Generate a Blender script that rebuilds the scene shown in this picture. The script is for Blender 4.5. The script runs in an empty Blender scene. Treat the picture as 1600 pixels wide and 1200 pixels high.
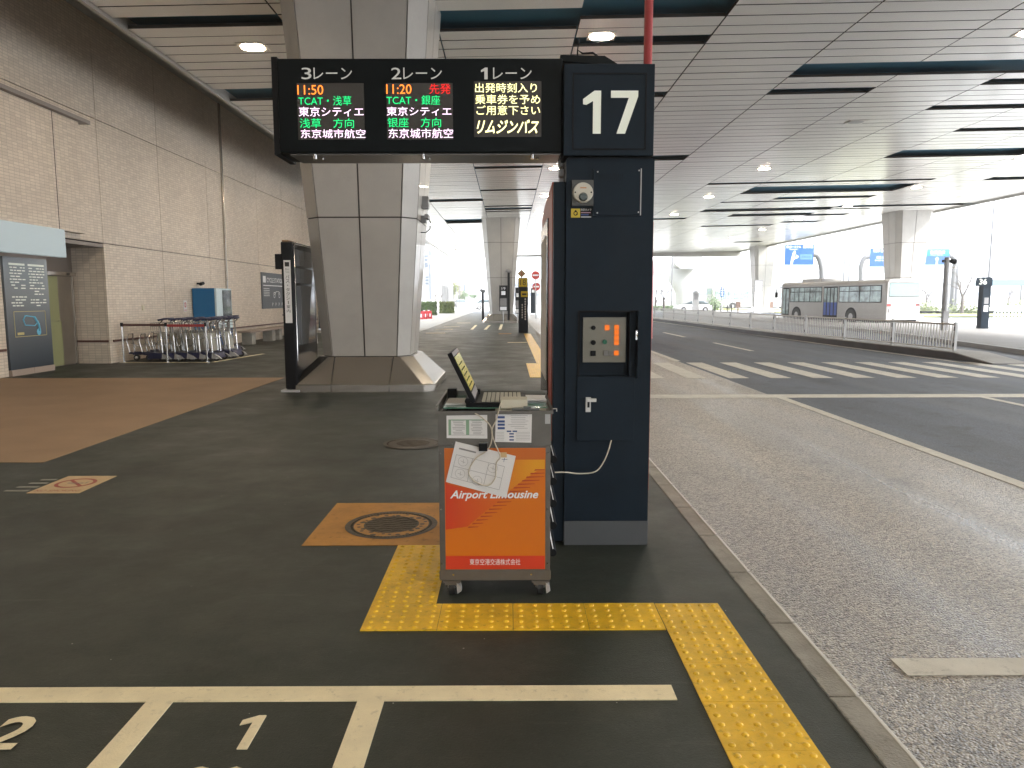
import bpy, math, random
from mathutils import Vector, Matrix
random.seed(7)
S = bpy.context.scene
C = S.collection
PI = math.pi
# ---------------------------------------------------------------- camera, sky, sun, exposure
FPX = 1155.0
PITCH = math.atan(133/FPX); YAW = math.atan(5/FPX); ROLL = math.radians(.1)
CAMH = 1.5
cd = bpy.data.cameras.new('camera'); cam = bpy.data.objects.new('camera', cd); C.objects.link(cam)
cd.sensor_width = 36; cd.lens = 36*FPX/1600; cd.clip_end = 3000; cd.clip_start = .05
cam.location = (0, 0, CAMH)
cam.matrix_world = Matrix.Translation((0, 0, CAMH)) @ Matrix.Rotation(-YAW, 4, 'Z') @ Matrix.Rotation(PI/2-PITCH, 4, 'X') @ Matrix.Rotation(-ROLL, 4, 'Z')
S.camera = cam
w = bpy.data.worlds.new("World"); S.world = w; w.use_nodes = True
nt = w.node_tree; bg = nt.nodes['Background']
sky = nt.nodes.new('ShaderNodeTexSky'); sky.sky_type = 'NISHITA'; sky.sun_disc = False
SEL, SAZ = 40, 112      # sun elevation and compass bearing (from +Y towards +X)
sky.sun_elevation = math.radians(SEL); sky.sun_rotation = math.radians(SAZ)
sky.dust_density = 2; sky.air_density = 1.2
hs = nt.nodes.new('ShaderNodeHueSaturation'); hs.inputs['Saturation'].default_value = .35
cl = nt.nodes.new('ShaderNodeMixRGB'); cl.inputs[0].default_value = .6; cl.inputs[2].default_value = (7.6, 8.0, 8.5, 1)   # even cloud cover over the sky
nt.links.new(sky.outputs[0], hs.inputs['Color']); nt.links.new(hs.outputs[0], cl.inputs[1]); nt.links.new(cl.outputs[0], bg.inputs[0])
bg.inputs[1].default_value = .15
sd = bpy.data.lights.new('sun', 'SUN'); sd.energy = 2.2; sd.angle = math.radians(10); sd.color = (1, .96, .9)
sun = bpy.data.objects.new('sun', sd); C.objects.link(sun)
sun.rotation_euler = Vector((math.sin(math.radians(SAZ))*math.cos(math.radians(SEL)), math.cos(math.radians(SAZ))*math.cos(math.radians(SEL)), math.sin(math.radians(SEL)))).to_track_quat('Z', 'Y').to_euler()
S.view_settings.view_transform = 'Standard'; S.view_settings.look = 'None'
S.view_settings.exposure = 2.7; S.view_settings.gamma = 1
S.render.engine = 'CYCLES'
S.cycles.max_bounces = 8; S.cycles.diffuse_bounces = 5; S.cycles.glossy_bounces = 3; S.cycles.sample_clamp_indirect = 6

# ---------------------------------------------------------------- measuring: a photo pixel seen as a ray from the camera
def ray(x, y):
    a = (x-800)/FPX; b = (600-y)/FPX
    a, b = a*math.cos(ROLL)+b*math.sin(ROLL), -a*math.sin(ROLL)+b*math.cos(ROLL)
    Y = math.cos(PITCH)+b*math.sin(PITCH); Z = -math.sin(PITCH)+b*math.cos(PITCH)
    c, s = math.cos(YAW), math.sin(YAW)
    return Vector((a*c+Y*s, -a*s+Y*c, Z))
def G(x, y, z=0.):
    d = ray(x, y); t = (z-CAMH)/d.z; return Vector((d.x*t, d.y*t, z))
def D(x, y, Y):
    d = ray(x, y); t = Y/d.y; return Vector((d.x*t, Y, CAMH+d.z*t))
def WX(x, y, X):
    d = ray(x, y); t = X/d.x; return Vector((X, d.y*t, CAMH+d.z*t))

# ---------------------------------------------------------------- materials
MT = {}
def mat(name, col, rough=.5, metal=0., var=.0, vs=2., bump=0., bs=40., emit=None, es=0., coat=0., stain=0., trans=0., rvar=0.):
    if name in MT: return MT[name]
    m = bpy.data.materials.new(name); m.use_nodes = True; MT[name] = m
    n = m.node_tree.nodes; L = m.node_tree.links; p = n['Principled BSDF']
    p.inputs['Base Color'].default_value = (*col, 1); p.inputs['Roughness'].default_value = rough
    p.inputs['Metallic'].default_value = metal
    if name in ('navy_painted_steel', 'display_black', 'black_plastic', 'black_gloss'): p.inputs['Specular IOR Level'].default_value = .12
    if coat: p.inputs['Coat Weight'].default_value = coat
    if trans: p.inputs['Transmission Weight'].default_value = trans
    if emit: p.inputs['Emission Color'].default_value = (*emit, 1); p.inputs['Emission Strength'].default_value = es
    tc = n.new('ShaderNodeTexCoord')
    if var or stain:
        z = n.new('ShaderNodeTexNoise'); z.inputs['Scale'].default_value = vs; z.inputs['Detail'].default_value = 9; z.inputs['Roughness'].default_value = .62
        L.new(tc.outputs['Object'], z.inputs['Vector'])
        mr = n.new('ShaderNodeMapRange'); mr.inputs['From Min'].default_value = .3; mr.inputs['From Max'].default_value = .7
        mr.inputs['To Min'].default_value = 1-var; mr.inputs['To Max'].default_value = 1+var
        L.new(z.outputs['Fac'], mr.inputs['Value'])
        sc = n.new('ShaderNodeVectorMath'); sc.operation = 'SCALE'; sc.inputs[0].default_value = col
        L.new(mr.outputs[0], sc.inputs['Scale']); out = sc.outputs[0]
        if stain:
            z2 = n.new('ShaderNodeTexNoise'); z2.inputs['Scale'].default_value = vs*4.3; z2.inputs['Detail'].default_value = 8; z2.inputs['Roughness'].default_value = .7
            L.new(tc.outputs['Object'], z2.inputs['Vector'])
            r2 = n.new('ShaderNodeMapRange'); r2.inputs['From Min'].default_value = .56; r2.inputs['From Max'].default_value = .66
            r2.inputs['To Min'].default_value = 0; r2.inputs['To Max'].default_value = stain
            L.new(z2.outputs['Fac'], r2.inputs['Value'])
            mx = n.new('ShaderNodeMixRGB'); L.new(r2.outputs[0], mx.inputs[0]); L.new(out, mx.inputs[1]); mx.inputs[2].default_value = (col[0]*.3, col[1]*.3, col[2]*.3, 1)
            out = mx.outputs[0]
        L.new(out, p.inputs['Base Color'])
        if rvar:
            r3 = n.new('ShaderNodeMapRange'); r3.inputs['From Min'].default_value = .3; r3.inputs['From Max'].default_value = .7
            r3.inputs['To Min'].default_value = rough-rvar; r3.inputs['To Max'].default_value = rough+rvar
            L.new(z.outputs['Fac'], r3.inputs['Value']); L.new(r3.outputs[0], p.inputs['Roughness'])
    if bump:
        z = n.new('ShaderNodeTexNoise'); z.inputs['Scale'].default_value = bs; z.inputs['Detail'].default_value = 5
        L.new(tc.outputs['Object'], z.inputs['Vector'])
        b = n.new('ShaderNodeBump'); b.inputs['Strength'].default_value = bump; b.inputs['Distance'].default_value = .01
        L.new(z.outputs['Fac'], b.inputs['Height']); L.new(b.outputs[0], p.inputs['Normal'])
    return m

def mat_tiles():
    m = mat('wall_tile', (.4, .3, .24), .38); n = m.node_tree.nodes; L = m.node_tree.links; p = n['Principled BSDF']
    tc = n.new('ShaderNodeTexCoord'); sp = n.new('ShaderNodeSeparateXYZ'); L.new(tc.outputs['Object'], sp.inputs[0])
    ad = n.new('ShaderNodeMath'); ad.operation = 'ADD'; L.new(sp.outputs[0], ad.inputs[0]); L.new(sp.outputs[1], ad.inputs[1])
    cb = n.new('ShaderNodeCombineXYZ'); L.new(ad.outputs[0], cb.inputs[0]); L.new(sp.outputs[2], cb.inputs[1])
    br = n.new('ShaderNodeTexBrick'); br.offset = 0; br.inputs['Scale'].default_value = 1
    br.inputs['Brick Width'].default_value = .15; br.inputs['Row Height'].default_value = .06
    br.inputs['Mortar Size'].default_value = .005; br.inputs['Mortar Smooth'].default_value = .2
    br.inputs['Color1'].default_value = (.60, .515, .425, 1); br.inputs['Color2'].default_value = (.72, .63, .52, 1); br.inputs['Mortar'].default_value = (.44, .38, .31, 1)
    L.new(cb.outputs[0], br.inputs['Vector'])
    nz = n.new('ShaderNodeTexNoise'); nz.inputs['Scale'].default_value = .45; nz.inputs['Detail'].default_value = 3; L.new(tc.outputs['Object'], nz.inputs['Vector'])
    mr = n.new('ShaderNodeMapRange'); mr.inputs['From Min'].default_value = .3; mr.inputs['From Max'].default_value = .7; mr.inputs['To Min'].default_value = .88; mr.inputs['To Max'].default_value = 1.03
    L.new(nz.outputs['Fac'], mr.inputs['Value'])
    sc = n.new('ShaderNodeVectorMath'); sc.operation = 'SCALE'; L.new(br.outputs['Color'], sc.inputs[0]); L.new(mr.outputs[0], sc.inputs['Scale']); L.new(sc.outputs[0], p.inputs['Base Color'])
    # every glazed tile sits at a slightly different tilt
    v1 = n.new('ShaderNodeVectorMath'); v1.operation = 'DIVIDE'; v1.inputs[1].default_value = (.15, .06, 1); L.new(cb.outputs[0], v1.inputs[0])
    v2 = n.new('ShaderNodeVectorMath'); v2.operation = 'FLOOR'; L.new(v1.outputs[0], v2.inputs[0])
    wn = n.new('ShaderNodeTexWhiteNoise'); wn.noise_dimensions = '2D'; L.new(v2.outputs[0], wn.inputs['Vector'])
    r2 = n.new('ShaderNodeMapRange'); r2.inputs['To Min'].default_value = .34; r2.inputs['To Max'].default_value = .48; L.new(wn.outputs['Value'], r2.inputs['Value']); L.new(r2.outputs[0], p.inputs['Roughness'])
    b = n.new('ShaderNodeBump'); b.invert = True; b.inputs['Strength'].default_value = .35; b.inputs['Distance'].default_value = .004
    L.new(br.outputs['Fac'], b.inputs['Height']); L.new(b.outputs[0], p.inputs['Normal'])
    return m
def mat_asphalt(name, c1, c2, scale, dist, rough, big=(.8, 1.2)):
    m = mat(name, c1, rough); n = m.node_tree.nodes; L = m.node_tree.links; p = n['Principled BSDF']
    tc = n.new('ShaderNodeTexCoord')
    vo = n.new('ShaderNodeTexVoronoi'); vo.inputs['Scale'].default_value = scale; L.new(tc.outputs['Object'], vo.inputs['Vector'])
    nz = n.new('ShaderNodeTexNoise'); nz.inputs['Scale'].default_value = scale*.45; nz.inputs['Detail'].default_value = 6; nz.inputs['Roughness'].default_value = .7; L.new(tc.outputs['Object'], nz.inputs['Vector'])
    bn = n.new('ShaderNodeTexNoise'); bn.inputs['Scale'].default_value = .55; bn.inputs['Detail'].default_value = 8; bn.inputs['Roughness'].default_value = .6
    mp = n.new('ShaderNodeMapping'); mp.inputs['Scale'].default_value = (1.6, .35, 1); L.new(tc.outputs['Object'], mp.inputs[0]); L.new(mp.outputs[0], bn.inputs['Vector'])
    sepc = n.new('ShaderNodeSeparateColor'); L.new(vo.outputs['Color'], sepc.inputs[0])
    mx = n.new('ShaderNodeMixRGB'); mx.inputs[1].default_value = (*c1, 1); mx.inputs[2].default_value = (*c2, 1); L.new(sepc.outputs[0], mx.inputs[0])
    mr = n.new('ShaderNodeMapRange'); mr.inputs['From Min'].default_value = .3; mr.inputs['From Max'].default_value = .7; mr.inputs['To Min'].default_value = big[0]; mr.inputs['To Max'].default_value = big[1]
    L.new(bn.outputs['Fac'], mr.inputs['Value'])
    st = n.new('ShaderNodeTexNoise'); st.inputs['Scale'].default_value = 1.9; st.inputs['Detail'].default_value = 9; st.inputs['Roughness'].default_value = .7; L.new(tc.outputs['Object'], st.inputs['Vector'])
    s1 = n.new('ShaderNodeMapRange'); s1.inputs['From Min'].default_value = .55; s1.inputs['From Max'].default_value = .68; s1.inputs['To Min'].default_value = 1; s1.inputs['To Max'].default_value = .62; L.new(st.outputs['Fac'], s1.inputs['Value'])
    tr = n.new('ShaderNodeTexNoise'); tr.inputs['Scale'].default_value = 1.5; tr.inputs['Detail'].default_value = 5
    mq = n.new('ShaderNodeMapping'); mq.inputs['Scale'].default_value = (1.3, .03, 1); L.new(tc.outputs['Object'], mq.inputs[0]); L.new(mq.outputs[0], tr.inputs['Vector'])
    s2 = n.new('ShaderNodeMapRange'); s2.inputs['From Min'].default_value = .35; s2.inputs['From Max'].default_value = .65; s2.inputs['To Min'].default_value = .84; s2.inputs['To Max'].default_value = 1.1; L.new(tr.outputs['Fac'], s2.inputs['Value'])
    m1 = n.new('ShaderNodeMath'); m1.operation = 'MULTIPLY'; L.new(s1.outputs[0], m1.inputs[0]); L.new(s2.outputs[0], m1.inputs[1]); m2 = n.new('ShaderNodeMath'); m2.operation = 'MULTIPLY'; L.new(m1.outputs[0], m2.inputs[0]); L.new(mr.outputs[0], m2.inputs[1])
    r4 = n.new('ShaderNodeMapRange'); r4.inputs['From Min'].default_value = .35; r4.inputs['From Max'].default_value = .65; r4.inputs['To Min'].default_value = rough-.04; r4.inputs['To Max'].default_value = rough+.12; L.new(tr.outputs['Fac'], r4.inputs['Value']); L.new(r4.outputs[0], p.inputs['Roughness'])
    sc = n.new('ShaderNodeVectorMath'); sc.operation = 'SCALE'; L.new(mx.outputs[0], sc.inputs[0]); L.new(m2.outputs[0], sc.inputs['Scale']); L.new(sc.outputs[0], p.inputs['Base Color'])
    ad = n.new('ShaderNodeMath'); ad.operation = 'SUBTRACT'; L.new(nz.outputs['Fac'], ad.inputs[0]); L.new(vo.outputs['Distance'], ad.inputs[1])
    b = n.new('ShaderNodeBump'); b.inputs['Strength'].default_value = .9; b.inputs['Distance'].default_value = dist
    L.new(ad.outputs[0], b.inputs['Height']); L.new(b.outputs[0], p.inputs['Normal'])
    return m

M_tile = mat_tiles()
M_coarse = mat_asphalt('coarse_asphalt', (.095, .083, .066), (.52, .475, .40), 85, .012, .30, (.8, 1.15))
M_road = mat_asphalt('smooth_asphalt', (.05, .061, .080), (.135, .160, .198), 120, .0025, .62, (.75, 1.25))
def mat_side():
    m = mat('sidewalk_coating', (.03, .035, .026), .5); n = m.node_tree.nodes; L = m.node_tree.links; p = n['Principled BSDF']; tc = n.new('ShaderNodeTexCoord')
    def nz(sc, det=8, ro=.6, st=(1, 1, 1), rot=0):
        mp = n.new('ShaderNodeMapping'); mp.inputs['Scale'].default_value = st; mp.inputs['Rotation'].default_value = (0, 0, rot); L.new(tc.outputs['Object'], mp.inputs[0])
        z = n.new('ShaderNodeTexNoise'); z.inputs['Scale'].default_value = sc; z.inputs['Detail'].default_value = det; z.inputs['Roughness'].default_value = ro; L.new(mp.outputs[0], z.inputs['Vector']); return z.outputs['Fac']
    def rng(o, a, b_, c, d):
        r = n.new('ShaderNodeMapRange'); r.inputs['From Min'].default_value = a; r.inputs['From Max'].default_value = b_; r.inputs['To Min'].default_value = c; r.inputs['To Max'].default_value = d; L.new(o, r.inputs['Value']); return r.outputs[0]
    def mix(f, a, col):
        x = n.new('ShaderNodeMixRGB'); L.new(f, x.inputs[0])
        if isinstance(a, tuple): x.inputs[1].default_value = (*a, 1)
        else: L.new(a, x.inputs[1])
        x.inputs[2].default_value = (*col, 1); return x.outputs[0]
    c = mix(rng(nz(.45), .35, .65, 0, 1), (.0150, .0215, .0150), (.026, .0335, .0240))
    c = mix(rng(nz(2.2, 9, .7), .52, .72, 0, .55), c, (.052, .053, .040))          # dusty patches
    c = mix(rng(nz(5, 8, .7), .60, .70, 0, .6), c, (.013, .014, .012))             # damp and oil stains
    c = mix(rng(nz(7, 6, .6, (.10, 1.6, 1), .5), .63, .70, 0, .5), c, (.075, .075, .062))    # scuff streaks
    c = mix(rng(nz(6, 6, .6, (1.5, .08, 1), .2), .64, .71, 0, .45), c, (.014, .014, .013))   # trolley wheel marks
    c = mix(rng(nz(260, 2, .5), .62, .75, 0, .5), c, (.09, .09, .075))
    c = mix(rng(nz(55, 5, .75), .52, .66, 0, .55), c, (.010, .012, .009)); c = mix(rng(nz(38, 5, .75), .56, .70, 0, .5), c, (.058, .062, .046))
    L.new(c, p.inputs['Base Color']); L.new(rng(nz(1.3, 8, .65), .3, .7, .40, .64), p.inputs['Roughness'])
    b = n.new('ShaderNodeBump'); b.inputs['Strength'].default_value = .45; b.inputs['Distance'].default_value = .006; L.new(nz(110, 6, .7), b.inputs['Height'])
    b2 = n.new('ShaderNodeBump'); b2.inputs['Strength'].default_value = .25; b2.inputs['Distance'].default_value = .02; L.new(nz(4, 5, .6), b2.inputs['Height']); L.new(b.outputs[0], b2.inputs['Normal']); L.new(b2.outputs[0], p.inputs['Normal'])
    return m
M_side = mat_side()
M_brown = mat('brown_pavers', (.27, .175, .10), .6, var=.12, vs=1.4, bump=.3, bs=60)
M_conc = mat('kerb_concrete', (.27, .26, .23), .72, var=.22, vs=5, bump=.5, bs=90, stain=.35)
M_paleconc = mat('pale_paving', (.42, .42, .40), .8, var=.08, vs=1)
M_white = mat('white_road_paint', (.80, .71, .48), .62, var=.10, vs=6, stain=.3, bump=.25, bs=120)
M_yel = mat('tactile_yellow', (.76, .475, .022), .4, var=.2, vs=7, stain=.5, bump=.2, bs=70)
M_orange = mat('orange_floor_paint', (.42, .20, .035), .6, var=.2, vs=5, stain=.5, bump=.2, bs=120)
M_iron = mat('cast_iron', (.085, .07, .05), .5, .5, var=.3, vs=30, bump=.4, bs=90)
M_plank = mat('ceiling_plank', (.88, .86, .82), .2, .0, var=.04, vs=.5)
M_back = mat('ceiling_void', (.03, .13, .20), .7)
M_gap = mat('joint_black', (.03, .026, .024), .8)
M_panel = mat('white_metal_panel', (.36, .345, .32), .36, .0, var=.09, stain=.06, vs=1.2, coat=.2)
M_steel = mat('brushed_steel', (.44, .41, .37), .24, .95, var=.03, vs=1.5)
M_cartsteel = mat('cart_steel', (.15, .142, .128), .42, .6, var=.12, vs=9, rvar=.08)
M_navy = mat('navy_painted_steel', (.010, .018, .028), .45, .0, var=.18, vs=4, rvar=.1, bump=.04, bs=5)
M_black = mat('black_gloss', (.010, .011, .013), .22)
M_dull = mat('black_plastic', (.010, .011, .013), .5)
M_red = mat('red_lacquer', (.38, .052, .022), .4, var=.06, vs=3)
M_redpipe = mat('red_pipe_paint', (.30, .02, .025), .4)
M_wtxt = mat('white_lettering', (.72, .74, .68), .5, emit=(.8, .9, .72), es=.03)
M_wroad = mat('white_lane_paint', (.56, .55, .49), .6, var=.14, vs=4, stain=.5, bump=.25, bs=120)
M_paper = mat('white_paper', (.68, .68, .68), .7, var=.03, vs=12)
M_ink = mat('grey_ink', (.22, .22, .23), .7)
M_blueink = mat('blue_ink', (.03, .07, .22), .6)
M_greenink = mat('green_ink', (.22, .36, .25), .6)
M_chrome = mat('chrome', (.6, .6, .6), .16, 1.)
M_rub = mat('rubber', (.022, .022, .022), .6)
M_glass = mat('tinted_glass', (.05, .07, .075), .06, 0, coat=.3)
M_cable = mat('beige_cable', (.50, .45, .36), .45)
M_lens = mat('lamp_lens', (.9, .85, .75), .3, emit=(1, .80, .58), es=34)
M_lensw = mat('lamp_lens_pale', (.9, .85, .75), .3, emit=(1, .86, .68), es=34)
M_lensoff = mat('lamp_lens_unlit', (.5, .5, .5), .25)
M_warmwall = mat('bare_bark', (.07, .055, .045), .85, var=.2, vs=6)
M_leaf = mat('leaf_green', (.07, .12, .03), .6, var=.35, vs=2)
M_leafy = mat('leaf_yellow_green', (.14, .17, .045), .6, var=.35, vs=2)
M_grass = mat('dry_lawn', (.20, .20, .07), .8, var=.2, vs=.6)
M_bld = mat('pale_building', (.30, .30, .30), .7, var=.04, vs=.2)
M_pinkbld = mat('pinkish_tower', (.22, .17, .17), .7, var=.05, vs=.2)
M_win = mat('far_window', (.10, .12, .15), .2)
M_sign = mat('road_sign_blue', (.0, .065, .24), .5)
M_signg = mat('road_sign_green', (.0, .15, .16), .5)
M_signw = mat('road_sign_white', (.8, .82, .85), .5)
M_far = mat('far_white', (.24, .25, .26), .6)
M_grey = mat('grey_paint', (.22, .22, .225), .5, var=.05)
M_lgrey = mat('galvanised', (.42, .42, .42), .45, .4)
M_pole = mat('weathered_pole', (.11, .11, .115), .6)
M_buswhite = mat('bus_body_cream', (.33, .32, .31), .4, coat=.25, var=.05)
M_blue = mat('vending_blue', (.0, .13, .32), .4)
M_trolblue = mat('trolley_blue', (.006, .010, .055), .45)
def emis(name, c, s): return mat(name, (.01, .01, .01), .5, emit=c, es=s)
L_o = emis('led_orange', (1, .20, .02), .42); L_g = emis('led_green', (.0, .60, .16), .34); L_w = emis('led_white', (1, .72, .95), .36)
L_r = emis('led_red', (1, .01, .01), .22); L_y = emis('led_yellow', (1, .93, .40), .40); L_b = emis('button_orange', (1, .19, .0), .15)
M_scr = mat('led_screen_off', (.016, .015, .013), .45, emit=(.6, .5, .42), es=.0035)

# ---------------------------------------------------------------- mesh builder
_tc = {}
def text_geo(s, shear=0., bold=0.):
    k = (s, shear, bold)
    if k in _tc: return _tc[k]
    cu = bpy.data.curves.new('t', 'FONT'); cu.body = s; cu.size = 1; cu.shear = shear; cu.offset = bold; cu.resolution_u = 3
    o = bpy.data.objects.new('t', cu); C.objects.link(o)
    me = bpy.data.meshes.new_from_object(o.evaluated_get(bpy.context.evaluated_depsgraph_get()))
    vs = [v.co.copy() for v in me.vertices]; fs = [tuple(p.vertices) for p in me.polygons]
    bpy.data.objects.remove(o); bpy.data.curves.remove(cu); bpy.data.meshes.remove(me)
    x0 = min(v.x for v in vs); x1 = max(v.x for v in vs); y0 = min(v.y for v in vs); y1 = max(v.y for v in vs)
    _tc[k] = ([((v.x-x0)/max(x1-x0, 1e-6), (v.y-y0)/max(y1-y0, 1e-6)) for v in vs], fs); return _tc[k]
class MB:
    def __init__(s, m=None): s.v = []; s.f = []; s.mi = []; s.ms = [m] if m else []; s.cur = 0; s.sm = []
    def use(s, m):
        if m not in s.ms: s.ms.append(m)
        s.cur = s.ms.index(m); return s
    def add(s, vs, fs, smooth=False):
        o = len(s.v); s.v += [Vector(v) for v in vs]
        for f in fs: s.f.append(tuple(i+o for i in f)); s.mi.append(s.cur); s.sm.append(smooth)
        return s
    def quad(s, a, b, c, d): return s.add([a, b, c, d], [(0, 1, 2, 3)])
    def box(s, x0, x1, y0, y1, z0, z1):
        return s.add([(x0, y0, z0), (x1, y0, z0), (x1, y1, z0), (x0, y1, z0), (x0, y0, z1), (x1, y0, z1), (x1, y1, z1), (x0, y1, z1)],
                     [(0, 3, 2, 1), (4, 5, 6, 7), (0, 1, 5, 4), (1, 2, 6, 5), (2, 3, 7, 6), (3, 0, 4, 7)])
    def prism(s, pts, d):       # polygon pts (3D) extruded by vector d
        n = len(pts); d = Vector(d); p = [Vector(q) for q in pts]
        return s.add(p+[q+d for q in p], [tuple(range(n))[::-1], tuple(range(n, 2*n))]+[(i, (i+1) % n, n+(i+1) % n, n+i) for i in range(n)])
    def loft(s, rings, cap=True, smooth=False):
        n = len(rings[0]); vs = [q for r in rings for q in r]; fs = []
        for k in range(len(rings)-1):
            for i in range(n): fs.append((k*n+i, k*n+(i+1) % n, (k+1)*n+(i+1) % n, (k+1)*n+i))
        s.add(vs, fs, smooth)
        if cap:
            s.add(rings[0], [tuple(range(n))[::-1]]); s.add(rings[-1], [tuple(range(n))])
        return s
    def cyl(s, a, b, r0, r1=None, n=12, cap=True):
        a = Vector(a); b = Vector(b); r1 = r0 if r1 is None else r1; d = (b-a).normalized()
        u = d.orthogonal().normalized(); w_ = d.cross(u)
        R = lambda c, r: [c+(u*math.cos(2*PI*i/n)+w_*math.sin(2*PI*i/n))*r for i in range(n)]
        return s.loft([R(a, r0), R(b, r1)], cap, True)
    def tube(s, pts, r, n=8):
        pts = [Vector(p) for p in pts]; rings = []; u = None
        for i, p in enumerate(pts):
            d = (pts[min(i+1, len(pts)-1)]-pts[max(i-1, 0)]).normalized()
            u = d.orthogonal().normalized() if u is None else (u-d*u.dot(d)).normalized()
            w_ = d.cross(u); rings.append([p+(u*math.cos(2*PI*k/n)+w_*math.sin(2*PI*k/n))*r for k in range(n)])
        return s.loft(rings, True, True)
    def dome(s, c, r, h, n=10, rings=3):
        c = Vector(c); vs = []; fs = []
        for k in range(rings):
            a = k/rings*PI/2
            for i in range(n): vs.append(c+Vector((math.cos(2*PI*i/n)*r*math.cos(a), math.sin(2*PI*i/n)*r*math.cos(a), h*math.sin(a))))
        vs.append(c+Vector((0, 0, h)))
        for k in range(rings-1):
            for i in range(n): fs.append((k*n+i, k*n+(i+1) % n, (k+1)*n+(i+1) % n, (k+1)*n+i))
        for i in range(n): fs.append(((rings-1)*n+i, (rings-1)*n+(i+1) % n, rings*n))
        return s.add(vs, fs, True)
    def text(s, t, O, U, V, wd, ht, d=.002, shear=0., bold=0.):
        vs, fs = text_geo(t, shear, bold); O = Vector(O); U = Vector(U).normalized(); V = Vector(V).normalized(); N = U.cross(V)
        return s.add([O+U*(x*wd)+V*(y*ht)+N*d for x, y in vs], fs)
    def disc(s, c, N, r, n=20):
        c = Vector(c); N = Vector(N).normalized(); u = N.orthogonal().normalized(); w_ = N.cross(u)
        return s.add([c+(u*math.cos(2*PI*i/n)+w_*math.sin(2*PI*i/n))*r for i in range(n)], [tuple(range(n))])
    def ring(s, c, U, V, r0, r1, n=28, sx=1.):
        c = Vector(c); U = Vector(U); V = Vector(V)
        P = lambda r, i: c+(U*math.cos(2*PI*i/n)*sx+V*math.sin(2*PI*i/n))*r
        return s.add([P(r0, i) for i in range(n)]+[P(r1, i) for i in range(n)], [(i, (i+1) % n, n+(i+1) % n, n+i) for i in range(n)])
    def build(s, name, parent=None, off=None, bevel=0.):
        me = bpy.data.meshes.new(name); off = Vector(off if off is not None else (0, 0, 0))
        me.from_pydata([v-off for v in s.v], [], s.f); me.update()
        for m in s.ms: me.materials.append(m)
        me.polygons.foreach_set('material_index', s.mi); me.polygons.foreach_set('use_smooth', s.sm)
        o = bpy.data.objects.new(name, me); C.objects.link(o)
        if parent: o.parent = parent
        else: o.location = off
        if bevel:
            b = o.modifiers.new('bevel', 'BEVEL'); b.width = bevel; b.segments = 2; b.limit_method = 'ANGLE'
        return o
def tag(o, label=None, cat=None, group=None, kind=None):
    if label: o['label'] = label
    if cat: o['category'] = cat
    if group: o['group'] = group
    if kind: o['kind'] = kind
    return o
def thing(name, label, cat, loc=(0, 0, 0), rz=0, group=None):
    o = bpy.data.objects.new(name, None); C.objects.link(o); o.location = loc; o.rotation_euler = (0, 0, rz)
    o.empty_display_size = .2
    return tag(o, label, cat, group)
def dup(root, loc, rz, label, group=None):
    r = root.copy(); C.objects.link(r); r.location = loc; r.rotation_euler = (0, 0, rz); r['label'] = label
    if group: r['group'] = group
    def rec(a, b):
        for ch in list(a.children):
            c = ch.copy(); C.objects.link(c); c.parent = b; rec(ch, c)
    rec(root, r); return r
ORD = ['first', 'second', 'third', 'fourth', 'fifth', 'sixth', 'seventh', 'eighth', 'ninth', 'tenth', 'eleventh', 'twelfth', 'thirteenth', 'fourteenth', 'fifteenth', 'sixteenth']
X3, Y3, Z3 = Vector((1, 0, 0)), Vector((0, 1, 0)), Vector((0, 0, 1))

# ================================================================ GROUND
def struct(name, mb, label=None, **k): return tag(mb.build(name, **k), label, None, None, 'structure')
KX0, KX1 = 1.205, 1.325
RZ = -.12
b = MB(mat('far_ground', (.40, .39, .37), .9, var=.1, vs=.05)); b.box(-700, 700, -300, 1100, -.6, -.14); struct('ground', b)
b = MB(M_side); b.box(-14, KX0, -60, 92, -.13, 0); struct('sidewalk', b)
b = MB(M_conc); y = -30.
while y < 92:
    b.box(KX0, KX1, y+.004, y+.636, -.13, .003+random.uniform(0, .002)); y += .64
struct('kerb', b, bevel=.009)
b = MB(mat('worn_kerb_edge_highlight', (.62, .61, .58), .45)); y = -30.  # worn pale edge, with its sky highlight put into the colour
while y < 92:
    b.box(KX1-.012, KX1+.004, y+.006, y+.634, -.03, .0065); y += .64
struct('kerb_worn_edge_highlight', b, bevel=.003)
b = MB(M_road); b.box(4.40, 60, -60, 95, -.13, RZ-.002); struct('road', b)
b = MB(M_coarse); b.box(KX1, 4.40, -60, 95, -.13, RZ-.001); struct('road_lane_coarse', b)
b = MB(M_side); pts = [(KX0-.01, -2.)]; y = -2.
while y < 14:
    pts.append((KX0+max(0, random.gauss(.0015, .002))+(.008 if random.random() < .05 else 0), y)); y += random.uniform(.008, .03)
for (xa, ya), (xb, yb) in zip(pts[:-1], pts[1:]): b.add([(KX0-.002, ya, .0062), (xa, ya, .0062), (xb, yb, .0062), (KX0-.002, yb, .0062)], [(0, 1, 2, 3)])
struct('coating_edge', b)
b = MB(M_brown)
b.box(-13.9, -4.31, 6.74, 14.15, .001, .005); struct('brown_pavement', b)
b = MB(M_paleconc); b.box(-60, -4.1, 33, 200, .002, .007); struct('pale_pavement', b)
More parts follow.
